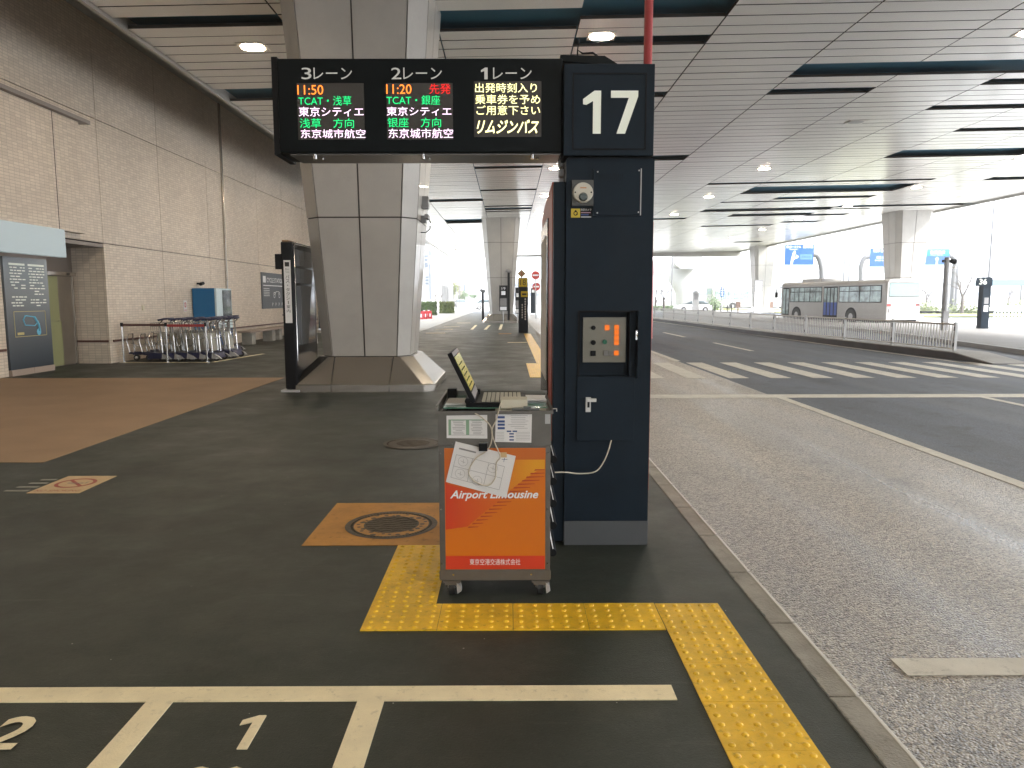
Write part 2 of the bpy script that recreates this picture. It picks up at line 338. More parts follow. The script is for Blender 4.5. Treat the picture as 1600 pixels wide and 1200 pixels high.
# road markings
b = MB(M_wroad)
b.box(4.40, 4.55, -5, 12.0, RZ, RZ+.003); b.box(4.33, 4.48, 19.2, 90, RZ, RZ+.003)
b.box(KX1+.02, 9.5, 12.0, 12.42, RZ, RZ+.003)
b.box(1.72, 4.35, 3.02, 3.17, RZ, RZ+.003)
for k in range(-2, 14):
    x0 = G(1073+66.3*k, 591, RZ).x
    if x0 < 1.5: continue
    b.box(x0, x0+.41, 15.02, 18.72, RZ, RZ+.003)
for k in range(9):
    y = 22.9+8.4*k; b.box(7.5-.012*(y-22), 7.65-.012*(y-22), y, y+4.3, RZ, RZ+.003)
b.box(7.74, 7.87, -6, 12.0, RZ, RZ+.003)
b.prism([(11.4, 18.0, RZ), (11.55, 18.0, RZ), (10.45, 54, RZ), (10.3, 54, RZ)], (0, 0, .003))
for k in range(10): b.box(13+.9*k, 13.45+.9*k, 15.4, 18.4, RZ, RZ+.003)
struct('road_markings', b)
# sidewalk markings
b = MB(M_white)
b.box(-6, .63, 2.62, 2.725, .001, .005)
for x in (-2.15, -1.36, -.57): b.box(x, x+.10, -1, 2.62, .001, .005)
b.prism([(-.915, 2.325, .001), (-.88, 2.325, .001), (-.88, 2.525, .001), (-.905, 2.525, .001), (-.955, 2.495, .001), (-.955, 2.465, .001), (-.915, 2.485, .001)], (0, 0, .004))
b.text('2', (-1.80, 2.325, 0), X3, Y3, .13, .2, .005, .0, .02)
b.text('20', (-1.03, 2.03, 0), X3, Y3, .2, .2, .005, .0, .02)
for i, (x, y) in enumerate([(665, 521), (680, 515), (693, 511), (714, 505)]):
    p = G(x, y); b.box(p.x, p.x+.85, p.y, p.y+.28, .008, .012)
for (x0, y0, x1, y1) in [(737, 515, 744, 508), (758, 515, 765, 508), (781, 515, 784, 507)]:
    p = G(x0, y0); q = G(x1, y1); b.prism([(p.x-.07, p.y, .001), (p.x+.07, p.y, .001), (q.x+.07, q.y, .001), (q.x-.07, q.y, .001)], (0, 0, .004))
p = G(793, 535.5); b.box(p.x, .62, p.y, p.y+.3, .001, .005)
# line on the floor around the trolley bay
b.box(-9.3, -7.2, 17.62, 17.70, .001, .005)
p = G(330, 566); q = G(408, 553); b.prism([(p.x, p.y, .001), (p.x+.10, p.y, .001), (q.x+.10, q.y, .001), (q.x, q.y, .001)], (0, 0, .004))
struct('sidewalk_markings', b)
def tactile(name, rects, dots=True):
    b = MB(M_yel)
    for (x0, x1, y0, y1) in rects:
        ny = max(1, round((y1-y0)/.3)); nx = max(1, round((x1-x0)/.31)); dy = (y1-y0)/ny; dx = (x1-x0)/nx
        for i in range(nx):
            for j in range(ny):
                a0 = x0+i*dx; c0 = y0+j*dy; b.box(a0+.0012, a0+dx-.0012, c0+.0012, c0+dy-.0012, .001, .0055+random.uniform(0, .0008))
                if dots:
                    for u in range(5):
                        for v in range(5): b.dome((a0+dx*(u+.5)/5, c0+dy*(v+.5)/5, .005), .0135, .0085, 12, 4)
                else:
                    for u in range(5): b.box(a0+dx*(u+.5)/5-.012, a0+dx*(u+.5)/5+.012, c0+.02, c0+dy-.02, .005, .010)
    return struct(name, b)
tactile('tactile_paving', [(-.68, .715, 3.21, 3.505), (.717, 1.03, .5, 3.50), (-.68, -.36, 3.506, 4.38)])
tactile('tactile_paving', [(.405, .65, 14.1, 17.2)], False); tactile('tactile_paving', [(.65, .95, 14.1, 32)], False)
b = MB(M_orange); b.box(-1.27, -.30, 4.385, 5.33, .001, .004)
p = G(779, 522); b.box(p.x, p.x+.55, p.y, p.y+.6, .001, .004)
struct('orange_floor_patch', b)
def manhole(c, r, label):
    b = MB(M_iron)
    b.ring((c[0], c[1], .0065), X3, Y3, r*.9, r, 48); b.disc((c[0], c[1], .0052), Z3, r*.9, 48)
    for k in range(72):
        a = 2*PI*k/72; u = Vector((math.cos(a), math.sin(a), 0)); v = Vector((-u.y, u.x, 0)); p0 = Vector((c[0], c[1], .0053)); 
        b.prism([p0+u*r*.83-v*.004, p0+u*r*.88-v*.004, p0+u*r*.88+v*.004, p0+u*r*.83+v*.004], (0, 0, .003))
    if r < .31:
        b.use(mat('manhole_inlay', (.40, .20, .04), .5, var=.3, vs=14)); b.ring((c[0], c[1], .0056), X3, Y3, r*.60, r*.81, 40); b.use(M_iron)
        for k in range(26):
            a = 2*PI*k/26+random.uniform(-.05, .05); rr = r*random.uniform(.63, .78); b.disc((c[0]+rr*math.cos(a), c[1]+rr*math.sin(a), .0062), Z3, random.uniform(.010, .022), 7)
    for k in range(7):
        yy = c[1]-r*.45+k*r*.15; hw_ = math.sqrt(max(0, (r*.56)**2-(yy-c[1])**2)); b.tube([(c[0]-hw_+2*hw_*t_/10, yy+.012*math.sin(t_*1.7+k), .0062) for t_ in range(11)], .0022, 5)
    b.ring((c[0], c[1], .0072), X3, Y3, r*.575, r*.60, 40)
    o = b.build('manhole_cover', off=(c[0], c[1], 0)); tag(o, label, 'manhole cover'); return o
manhole((-.785, 4.80), .305, 'round iron manhole cover set in an orange painted patch')
manhole((-1.0, 7.6), .31, 'round iron manhole cover in the dark pavement behind the cart')
# no smoking floor sticker
b = MB(mat('floor_sticker', (.52, .38, .21), .5, var=.1, vs=10, stain=.3)); b.box(-3.76, -3.35, 5.64, 6.2, .001, .004)
b.use(MB and mat('sticker_red', (.30, .05, .03), .5)); b.ring((-3.555, 5.95, .005), X3, Y3, .125, .155)
b.prism([(-3.65, 6.03, .005), (-3.63, 6.05, .005), (-3.46, 5.87, .005), (-3.48, 5.85, .005)], (0, 0, .0005))
b.text('NO SMOKING', (-3.73, 5.68, 0), X3, Y3, .35, .05, .006); b.use(M_ink); b.box(-3.62, -3.49, 5.935, 5.955, .0058, .0062); b.box(-3.478, -3.47, 5.94, 5.99, .0058, .0062)
b.use(mat('pale_vinyl', (.25, .25, .22), .6)); 
for i in range(4): b.box(-3.98+.02*i, -3.79, 5.70+.12*i, 5.74+.12*i, .001, .003)
tag(b.build('floor_sticker', off=(-3.55, 5.9, 0)), 'worn square no smoking sticker stuck on the dark pavement', 'sticker')
# bits of litter and chips on the floor
b = MB(mat('chip_white', (.4, .4, .38), .7))
for i in range(130):
    x = random.uniform(-4, 1.1); y = random.uniform(2.1, 9); r = random.uniform(.0015, .0045)
    b.add([(x+r*math.cos(a)*random.uniform(.6, 1.3), y+r*math.sin(a), .0068) for a in (0, 1.2, 2.5, 3.9, 5)], [(0, 1, 2, 3, 4)])
for i in range(60):
    x = random.uniform(1.5, 11); y = random.uniform(3, 26); r = random.uniform(.004, .02)
    b.add([(x+r*math.cos(a)*random.uniform(.6, 1.6), y+r*math.sin(a), RZ+.0045) for a in (0, 1.2, 2.5, 3.9, 5)], [(0, 1, 2, 3, 4)])
tag(b.build('floor_specks'), 'tiny pale chips and specks scattered on the dark pavement and road', 'litter', kind='stuff')

# ================================================================ CEILING
def zc(x): return 6.5+.02*x
SEAM = [-6.88, -4.02, -1.3, 1.3, 3.95, 6.53, 9.1, 11.65, 14.2, 16.8, 19.4, 22.0, 24.6, 27.2]
ROW = .492; Y00 = -30+(13.546+30) % ROW
slots_px = [(217, 440, 30, 46), (368, 440, 148, 155), (683, 915, 23, 40), (920, 1165, -4, 20), (905, 1115, 60, 75), (1265, 1700, 98, 111), (1215, 1390, 138, 147),
            (960, 1048, 146, 153), (940, 1025, 177, 183), (960, 1085, 246, 249), (1570, 1700, 125, 133), (1485, 1700, 164, 170), (1535, 1700, 199, 204),
            (1425, 1555, 235, 247), (1310, 1405, 281, 284), (1125, 1222, 284, 287), (1190, 1380, 290, 302), (1240, 1322, 307, 310), (1150, 1230, 314, 316),
            (1120, 1266, 326, 330), (1160, 1236, 334, 338), (1266, 1324, 326, 328), (1345, 1485, 320, 322), (741, 854, 261, 264), (750, 850, 296, 297.5),
            (700, 756, 343, 349), (812, 832, 343, 349), (757, 836, 320, 322), (757, 836, 325, 327), (757, 836, 329.5, 331), (1040, 1075, 341, 343),
            (1120, 1176, 352, 354), (1134, 1186, 378, 379.5), (1280, 1330, 335, 336.5), (1225, 1265, 346, 348), (690, 740, 312, 314), (1360, 1385, 352, 353), (1595, 1700, 277, 280)]
SL = []
for (xa, xb, ya, yb) in slots_px:
    A = G(xa, yb, 6.55); B = G(xb, ya, 6.55 if xb < 1300 else 6.75); xm = (xa+xb)/2
    z = 6.5+.02*G(xm, ya, 6.6).x
    SL.append((G(xa, yb, z).x, G(xb, yb, z).x, G(xm, ya, z).y, G(xm, yb, z).y))
SL += [(-4, 1.3, 8.0, 8.4), (4, 9, 6.4, 6.9), (-6.9, -1.3, 2.0, 2.5), (9, 14, 3, 4), (14, 20, 10, 10.5)]
ceil = thing('canopy_ceiling', 'wide ceiling of long pale metal planks with dark open slots over the bus stops', 'ceiling', (0, 30, 0))
b = MB(M_plank); nrow = int((88-Y00)/ROW)
for i in range(len(SEAM)-1):
    x0, x1 = SEAM[i]+.014, SEAM[i+1]-.014; xm = (x0+x1)/2
    for r in range(nrow):
        y0 = Y00+r*ROW; y1 = y0+ROW-.036; ym = (y0+y1)/2
        if any(a-.6 < xm < c+.6 and (p-.05 < ym < q+.05 or (q-p < ROW and p-ROW/2 < ym <= p+ROW/2)) for a, c, p, q in SL): continue
        dz = random.uniform(-.003, .003)
        b.add([(x0, y0, zc(x0)+dz), (x1, y0, zc(x1)+dz), (x1, y1, zc(x1)+dz), (x0, y1, zc(x0)+dz), (x0, y0, zc(x0)+.06), (x1, y0, zc(x1)+.06), (x1, y1, zc(x1)+.06), (x0, y1, zc(x0)+.06)],
              [(0, 3, 2, 1), (0, 1, 5, 4), (1, 2, 6, 5), (2, 3, 7, 6), (3, 0, 4, 7)])
        b.mi[-4:] = [1]*4
b.ms.append(M_gap)
o = b.build('plank_field', ceil, ceil.location); o['kind'] = 'stuff'
b = MB(M_back); b.prism([(-6.9, -30, zc(-6.9)+.2), (27.3, -30, zc(27.3)+.2), (27.3, -30, zc(27.3)+.5), (-6.9, -30, zc(-6.9)+.5)], (0, 118, 0)); b.build('void_backing', ceil, ceil.location)
b = MB(M_plank); b.prism([(-6.9, -60, zc(-6.9)), (27.3, -60, zc(27.3)), (27.3, -60, zc(27.3)+.5), (-6.9, -60, zc(-6.9)+.5)], (0, 29.9, 0)); b.build('unseen_rear_ceiling', ceil, ceil.location)  # unseen ceiling stretch added behind the camera to cut light from there

b = MB(M_panel); b.box(-6.96, -6.88, -30, 88, 6.30, 6.62)
for x in (27.22,): b.box(x, x+.08, -30, 88.1, 6.9, 7.75)
b.box(-6.96, 27.3, 88.0, 88.1, 6.40, 7.5); b.build('edge_trim', ceil, ceil.location)
b = MB(mat('deck_concrete', (.35, .35, .34), .8)); b.box(-9.5, 27.2, -60, 88, 7.8, 8.8); b.build('deck_slab', ceil, ceil.location)

# ceiling lights
def make_light(lens, name='ceiling_light'):
    t = thing(name, '', 'ceiling light', (0, 0, 0)); s = .19
    b = MB(mat('light_trim', (.55, .52, .48), .4, .3))
    b.box(-s*1.4, s*1.4, -s*1.25, s*1.25, -.015, .01)
    b.build('trim_frame', t); b = MB(lens)
    pts = [(math.copysign(abs(math.cos(a))**.75*s*1.15, math.cos(a)), math.copysign(abs(math.sin(a))**.75*s, math.sin(a)), -.022) for a in [2*PI*k/24 for k in range(24)]]
    b.add(pts, [tuple(range(24))[::-1]]); b.build('lens', t); return t
proto_w = make_light(M_lens); proto_c = make_light(M_lensw); proto_off = make_light(M_lensoff)
usedp = set()
rows = [('over the walkway', -4.98, [-7, 0, 7.6, 15.1, 22.4, 29.8, 37.2, 49.6, 53.3, 57.5, 62, 67, 72, 77, 82], proto_w),
        ('above the kerb lane', 1.8, [-7.3, .1, 7.5, 14.9, 22.1, 29.4, 37.1, 44.6, 52.1, 59.6, 67.1, 74.6, 82], proto_c),
        ('above the road', 10.3, [-7, 0, 7.6, 15.2, 22.6, 30.5, 38.8, 46.8, 55, 63, 71, 79], proto_w),
        ('above the median', 20.0, [0, 7.3, 14.6, 22, 29.5, 37, 44.4, 51.8, 59.2, 67, 75], proto_w)]
for rn, X, ys, pr in rows:
    vis = 0
    for Y in ys:
        p = pr if not (X > 9 and X < 11 and 22 < Y < 23) else proto_off
        if Y > 9: lab = '%s ceiling light %s, %s from the camera' % ('unlit square' if p is proto_off else ('warm square' if p is proto_w else 'pale square'), rn, ORD[vis]); vis += 1
        else: lab = 'square ceiling light %s, nearer than the first one in view' % rn
        loc = (X, Y, zc(X)-.004)
        if id(p) in usedp: dup(p, loc, 0, lab, 'square lights in the plank ceiling')
        else: usedp.add(id(p)); p.location = loc; p['label'] = lab; p['group'] = 'square lights in the plank ceiling'

# ================================================================ TERMINAL WALL (left)
WXP = -9.4
wall = thing('terminal_wall', 'tall terminal wall of small glazed beige tiles with panel joints', 'wall', (WXP, 15, 0))
JY = [-60, -20, -6.5, -3.5, -.6, 2.4, 5.4, 8.4, 11.3, 14.2, 17.45, 20.4, 23.6, 24.85, 28.2, 31.3, 34.3, 36.4]
b = MB(M_tile); g = .018
ZJ = [2.80, 5.58, 8.6]
for i in range(len(JY)-1):
    y0, y1 = JY[i]+g/2, JY[i+1]-g/2
    for z0, z1 in zip(ZJ[:-1], ZJ[1:]): b.box(WXP-.35, WXP, y0, y1, z0+g/2, z1-g/2)
    if y0 > 17.4: b.box(WXP-.35, WXP, y0, y1, 0, 2.8-g/2)
b.build('tile_panel_field', wall, wall.location)
b = MB(M_gap); b.box(WXP-.5, WXP-.03, 17.5, 36.3, 0, 8.6); b.box(WXP-.5, WXP-.03, -60, 17.5, 2.8, 8.6); b.build('joint_backing', wall, wall.location)
b = MB(M_tile); b.box(-10.4, -9.79, -60, 14.45, 0, 2.79); b.box(-10.25, WXP-.001, 17.46, 17.62, 0, 2.79); b.box(-10.5, WXP, 36.4, 36.7, 0, 8.6); b.build('lower_wall', wall, wall.location)
b = MB(M_tile); b.box(WXP+.001, WXP+.14, -6.5, 16.5, 2.93, 5.30); b.use(M_gap); b.box(WXP+.135, WXP+.143, 15.55, 15.57, 2.93, 5.3)
b.use(mat('ledge_metal', (.28, .25, .23), .5, .3)); b.box(WXP+.002, WXP+.26, -6.5, 16.75, 5.302, 5.38); b.build('projecting_bay', wall, wall.location)
b = MB(mat('panel_bronze', (.20, .17, .15), .4, .4)); b.box(-10.5, -10.17, 14.4, 17.46, 0, 2.79)
b.box(-10.16, WXP-.01, 14.46, 17.45, 2.70, 2.78); b.build('recess_lining', wall, wall.location)
b = MB(M_redpipe if False else mat('dado_brown', (.10, .035, .025), .5)); b.box(WXP, WXP+.03, 17.6, 36.4, .50, .55); b.box(-9.79, -9.76, -6, 14.4, .50, .55); b.box(-10.16, WXP-.02, 17.44, 17.457, .5, .55); b.build('dado_rail', wall, wall.location)
d = MB(mat('door_steel', (.30, .27, .23), .28, .8, var=.1, vs=3)); d.box(-10.16, -10.12, 16.75, 17.32, .03, 2.02); d = d.build('sliding_door', wall, wall.location); d['label'] = 'brushed steel door leaf'
b = MB(mat('door_olive', (.24, .25, .12), .5)); b.box(-10.16, -10.10, 15.95, 16.74, 1.03, 2.02); b.box(-10.16, -10.08, 15.95, 16.76, .03, 1.02); b = b.build('sliding_door', wall, wall.location); b['label'] = 'olive green door leaf in two halves'
b = MB(M_steel); b.box(-10.16, -10.04, 15.9, 17.38, 2.04, 2.12); b.cyl((-10.04, 17.1, 2.08), (-10.0, 17.1, 2.08), .03); b.box(-10.16, -10.10, 17.33, 17.37, .0, 2.03); b.build('door_frame', wall, wall.location)
b = MB(mat('upper_dark', (.06, .055, .05), .8)); b.box(-9.75, -6.95, -30, 88, 8.61, 8.9) if False else b.box(-9.75, -9.5, 36.7, 37, 0, 8.6); b.build('wall_end', wall, wall.location)
# wall end: further facade beyond
# light box canopy
t = thing('lightbox_fascia', 'pale blue backlit fascia box above the directory board', 'fascia', (-9.1, 12, 2.36))
b = MB(mat('fascia_panel', (.33, .40, .42), .35, emit=(.75, .92, 1), es=.03)); b.box(-9.24, -9.12, 4, 15.5, 2.36, 2.93); b.build('fascia_panel', t, t.location, .01)
b = MB(M_steel); b.box(-9.64, -9.245, 4, 15.45, 2.40, 2.9); b.build('housing', t, t.location)
# directory board
t = thing('directory_board', 'tall grey information board with rows of white text and a map, beside the olive door', 'sign', (-9.66, 15.1, 0))
def lit_from_above_mat():
    m = mat('board_grey_lit_top', (.1, .12, .14), .25); n = m.node_tree.nodes; L = m.node_tree.links; tc = n.new('ShaderNodeTexCoord'); sp = n.new('ShaderNodeSeparateXYZ'); L.new(tc.outputs['Object'], sp.inputs[0])
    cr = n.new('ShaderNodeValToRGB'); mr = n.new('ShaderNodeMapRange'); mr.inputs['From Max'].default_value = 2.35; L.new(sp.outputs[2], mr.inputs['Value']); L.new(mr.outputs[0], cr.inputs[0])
    cr.color_ramp.elements[0].color = (.035, .045, .06, 1); cr.color_ramp.elements[1].color = (.26, .29, .31, 1); L.new(cr.outputs[0], n['Principled BSDF'].inputs['Base Color']); return m  # paler towards the top: the light from above is put into the colour
b = MB(lit_from_above_mat()); b.box(-9.96, -9.76, 14.48, 15.85, .12, 2.34); b.build('board_panel', t, t.location)
b = MB(mat('stone_base', (.36, .29, .24), .6)); b.box(-9.96, -9.74, 14.48, 15.16, 0, .118); b.box(-9.96, -9.74, 15.17, 15.85, 0, .118); b.build('base', t, t.location)
b = MB(M_wtxt); random.seed(3)
for col, (ya, yb) in enumerate(((14.64, 15.12), (15.22, 15.74))):
    for r in range(15):
        if r in (9, 10) and col == 0: continue
        z = 2.19-.058*r; y = ya+random.uniform(0, .04)
        if r == 0: b.box(-9.76, -9.756, ya, yb, z-.01, z+.03); continue
        while y < yb-.05:
            l = random.uniform(.04, .14); 
            if random.random() < .78: b.box(-9.76, -9.756, y, min(y+l, yb), z-.008, z+.014)
            y += l+.03
b.build('text_rows', t, t.location)
b = MB(mat('map_yellow', (.55, .47, .2), .6))
for a in ((14.68, 15.68, .76, .77), (14.68, 15.68, 1.26, 1.27), (14.68, 14.69, .76, 1.27), (15.67, 15.68, .76, 1.27), (14.75, 14.95, .80, .85)): b.box(-9.76, -9.755, *a)
b.use(mat('map_cyan', (.15, .5, .7), .6))
b.tube([(-9.755, 15.02, 1.18), (-9.755, 14.95, 1.1), (-9.755, 15.0, .99), (-9.755, 15.3, .97), (-9.755, 15.42, 1.05), (-9.755, 15.3, 1.15), (-9.755, 15.02, 1.18)], .012, 6)
b.tube([(-9.755, 15.3, 1.15), (-9.755, 15.42, 1.0), (-9.755, 15.45, .86)], .025, 6); b.disc((-9.753, 15.42, .84), X3, .07)
b.build('map_panel', t, t.location)
# small wall things
def wallbox(name, label, cat, px, w_, h_, mt, d=.03, extra=None):
    p = WX(px[0], px[1], WXP); b = MB(mt); b.box(WXP, WXP+d, p.y-w_/2, p.y+w_/2, p.z-h_/2, p.z+h_/2)
    if extra: extra(b, p, WXP+d)
    tag(b.build(name, off=(WXP, p.y, p.z-h_/2)), label, cat)
def nosm(b, p, x):
    b.use(mat('sign_red', (.5, .04, .03), .5)); b.ring((x+.003, p.y, p.z+.03), Y3, Z3, .055, .075); b.box(x+.001, x+.003, p.y-.012, p.y+.012, p.z-.03, p.z+.09); b.box(x+.001, x+.003, p.y-.08, p.y+.08, p.z-.13, p.z-.11)
wallbox('no_smoking_sign', 'small white no smoking sign on the tiled wall left of the blue vending machine', 'sign', (289, 478), .22, .32, M_paper, .01, nosm)
wallbox('wall_socket_cover', 'small pale square cover plate on the tiled wall above the trolleys', 'cover plate', (223, 481), .10, .13, mat('plate_cream', (.6, .56, .42), .5), .02)
p = WX(308, 443, WXP); b = MB(M_dull); b.cyl((WXP, p.y, p.z), (WXP+.14, p.y, p.z), .03); b.cyl((WXP+.14, p.y-.10, p.z-.02), (WXP+.14, p.y+.10, p.z+.01), .05)
tag(b.build('security_camera', off=(WXP, p.y, p.z-.05)), 'small dark camera on the tiled wall above the blue vending machine', 'camera')
b = MB(M_steel); b.box(WXP, WXP+.05, 24.80, 24.9, 0, 8.55); tag(b.build('expansion_joint_cover', off=(WXP, 24.85, 0)), 'vertical metal joint strip running up the tiled wall behind the vending machine', 'metal strip')
# cycle station board on the wall
A = WX(408, 425, WXP+.03); B = WX(446, 481, WXP+.03); t = thing('cycle_station_sign', 'grey cycle station board with white lettering on the tiled wall', 'sign', (WXP, A.y, B.z))
b = MB(mat('sign_slate', (.10, .115, .135), .5)); b.box(WXP, WXP+.04, A.y, B.y, B.z, A.z); b.build('board', t, t.location)
b = MB(M_signw); x = WXP+.04; hh = A.z-B.z; ww = B.y-A.y
b.text('CYCLE STATION', (x, A.y+ww*.2, A.z-hh*.27), Y3, Z3, ww*.72, hh*.13, .003, 0, .01); b.box(x, x+.004, A.y+ww*.05, A.y+ww*.16, A.z-hh*.28, A.z-hh*.1); b.box(x, x+.004, A.y+ww*.05, A.y+ww*.95, A.z-hh*.37, A.z-hh*.345)
for s_ in (.5, .72):
    b.ring((x+.005, A.y+ww*s_, A.z-hh*.62), Y3, Z3, .09, .12)
b.tube([(x+.005, A.y+ww*.5, A.z-hh*.62), (x+.005, A.y+ww*.58, A.z-hh*.52), (x+.005, A.y+ww*.70, A.z-hh*.52), (x+.005, A.y+ww*.72, A.z-hh*.62)], .012, 6)
for k in range(4): b.text('P', (x, A.y+ww*(.4+.14*k), B.z+hh*.06), Y3, Z3, .12, hh*.1, .003, 0, .0)
for k in range(5): b.box(x, x+.004, A.y+ww*.06, A.y+ww*.3, A.z-hh*(.45+.05*k), A.z-hh*(.435+.05*k))
b.build('lettering', t, t.location)

# vending machine
t = thing('vending_machine', 'blue vending machine standing against the tiled wall behind the trolleys', 'vending machine', (-9.0, 22.7, 0))
b = MB(M_blue); b.box(-9.38, -8.72, 22.1, 23.3, .05, 1.83); b.build('cabinet', t, t.location, .015)
b = MB(mat('vend_pale', (.55, .68, .72), .3)); b.box(-8.719, -8.66, 22.1, 23.3, .62, 1.83); b.build('front_panel', t, t.location, .008)
b = MB(M_glass); b.box(-8.659, -8.65, 22.55, 23.25, 1.0, 1.78); b.build('display_window', t, t.location)
b = MB(mat('vend_navy', (.01, .05, .16), .4)); b.box(-8.719, -8.665, 22.1, 23.3, .05, .615); b.build('dispensing_panel', t, t.location)
# benches
bm_ = mat('bench_top', (.30, .24, .20), .6)
t0 = thing('bench', '', 'bench'); b = MB(bm_); b.box(-.45, .0, 0, 2.9, .40, .47); b.build('seat', t0, None, .01)
for y in (.25, 2.35):
    b = MB(M_conc); b.box(-.4, -.05, y, y+.35, 0, .398); b.build('leg', t0, None, .01)
t0.location = (-8.45, 24.3, 0); t0['label'] = 'low stone bench by the tiled wall, the nearer one beside the trolleys'; t0['group'] = 'benches along the tiled wall'
dup(t0, (-8.5, 27.4, 0), 0, 'low stone bench by the tiled wall, the middle one', 'benches along the tiled wall')
dup(t0, (-8.55, 30.5, 0), 0, 'low stone bench by the tiled wall, the farthest, next to the black totem', 'benches along the tiled wall')
# thin railing stand near benches
p = G(449, 541); b = MB(M_chrome); b.cyl((p.x, p.y, 0), (p.x, p.y, .02), .14); b.cyl((p.x, p.y, .02), (p.x, p.y, 1.0), .02); b.box(p.x-.12, p.x+.12, p.y-.02, p.y+.02, .98, 1.02)
tag(b.build('sign_stand', off=(p.x, p.y, 0)), 'thin metal stand beside the far bench, left of the black totem', 'stand')

# barrier posts + belt round the trolleys
bx = [-9.25, -8.2, -7.25]; pp = []
labs = ['leftmost steel barrier post at the wall end of the trolley bay', 'middle steel barrier post in front of the trolleys', 'right corner steel barrier post of the trolley bay']
t0 = thing('barrier_post', labs[0], 'barrier post', (bx[0], 17.75, 0), 0, 'steel posts round the trolley bay')
b = MB(M_chrome); b.cyl((0, 0, .012), (0, 0, .94), .022, None, 14); b.build('pole', t0); b = MB(M_dull); b.cyl((0, 0, .86), (0, 0, .95), .032); b.build('belt_head', t0); b = MB(M_chrome); b.cyl((0, 0, 0), (0, 0, .012), .09, None, 18); b.build('foot', t0)
for x, l in zip(bx[1:], labs[1:]): dup(t0, (x, 17.75, 0), 0, l, 'steel posts round the trolley bay')
dup(t0, (-7.45, 19.4, 0), 0, 'steel barrier post beside the far end of the trolley rows', 'steel posts round the trolley bay')
b = MB(mat('belt_brown', (.09, .03, .025), .6)); b.box(bx[0]+.03, bx[1]-.03, 17.74, 17.76, .87, .92); tag(b.build('barrier_belt', off=(bx[0], 17.75, .87)), 'dark brown belt between the two left barrier posts', 'belt')
b = MB(mat('belt_red', (.35, .03, .03), .6)); b.box(bx[1]+.03, bx[2]-.03, 17.74, 17.76, .85, .91); tag(b.build('barrier_belt', off=(bx[1], 17.75, .87)), 'red belt between the middle and right barrier posts', 'belt')

# luggage trolleys (local: nose towards -x, handle at +x end)
def make_trolley():
    t = thing('luggage_trolley', '', 'luggage trolley')
    b = MB(M_trolblue); b.tube([(-.62, -.12, .2), (-.1, -.24, .17), (.30, -.28, .15)], .022); b.tube([(-.62, .12, .2), (-.1, .24, .17), (.30, .28, .15)], .022); b.box(-.55, .25, -.1, .1, .15, .175)
    b.prism([(-.1, -.31, .07), (.42, -.31, .07), (.34, -.31, .2), (-.02, -.31, .22)], (0, .62, 0)); b.build('base_frame', t)
    b = MB(M_lgrey); b.prism([(.26, -.33, .06), (.50, -.33, .06), (.42, -.33, .13), (.28, -.33, .20)], (0, .05, 0)); b.prism([(.26, .28, .06), (.50, .28, .06), (.42, .28, .13), (.28, .28, .20)], (0, .05, 0)); b.build('wheel_cover', t)
    for (x, y) in ((-.5, 0), (.36, -.25), (.36, .25)):
        b = MB(M_rub); b.cyl((x, y-.025, .075), (x, y+.025, .075), .075, None, 14); wo = b.build('wheel', t)
        b = MB(M_chrome); b.cyl((x, y-.03, .075), (x, y+.03, .075), .04, None, 12); b.build('hub', wo)
    b = MB(M_chrome)
    for y in (-.26, .26): b.tube([(.26, y, .18), (.24, y, .6), (.22, y, .92), (.30, y, 1.0)], .016)
    b.tube([(.24, -.26, .55), (.24, .26, .55)], .012); b.build('upright_frame', t); b = MB(M_chrome); b.tube([(-.60, -.12, .2), (-.66, -.15, .5), (-.62, -.1, .66), (-.62, .1, .66), (-.66, .15, .5), (-.60, .12, .2)], .013); b.build('nose_loop', t); b = MB(M_chrome)
    b.tube([(-.55, -.16, .45), (-.4, -.2, .38), (-.35, 0, .36), (-.4, .2, .38), (-.55, .16, .45)], .012); b.build('side_hoop', t); b = MB(M_chrome)
    for z in (.85, .93): b.tube([(.23, -.26, z), (-.02, -.24, z), (-.05, 0, z), (-.02, .24, z), (.23, .26, z)], .007, 6)
    for y in (-.2, -.1, 0, .1, .2): b.tube([(-.03, y, .93), (-.02, y, .72), (.22, y, .68)], .005, 5)
    b.build('wire_basket', t)
    b = MB(mat('trolley_board', (.33, .32, .27), .5)); b.prism([(.20, -.2, .24), (.20, .2, .24), (.10, .17, .68), (.10, -.17, .68)], (.015, 0, 0)); b.build('back_panel', t)
    b = MB(M_trolblue); b.tube([(.20, -.29, 1.0), (.33, -.27, 1.03), (.37, -.15, 1.035), (.38, 0, 1.035), (.37, .15, 1.035), (.33, .27, 1.03), (.20, .29, 1.0)], .024, 10); b.build('handle', t)
    return t
tp = make_trolley(); spots = []
for k in range(5): spots.append((-8.68+.29*k, 18.25+.03*k, 0))
for k in range(5): spots.append((-8.55+.29*k, 19.05+.03*k, 0))
for k in range(4): spots.append((-8.1+.0*k, 19.75+.45*k, .1))
n = 0
for k, (x, y, a) in enumerate(spots):
    rown, j = ('front', k) if k < 5 else (('middle', k-5) if k < 10 else ('far right', k-10))
    lab = 'silver luggage trolley with blue handle in the %s row, %s from the left' % (rown, ORD[j]); 
    if k == 0: tp.location = (x, y, .0); tp.rotation_euler = (0, 0, a); tp['label'] = lab; tp['group'] = 'nested luggage trolleys by the wall'
    else: dup(tp, (x, y, .0), a, lab, 'nested luggage trolleys by the wall')

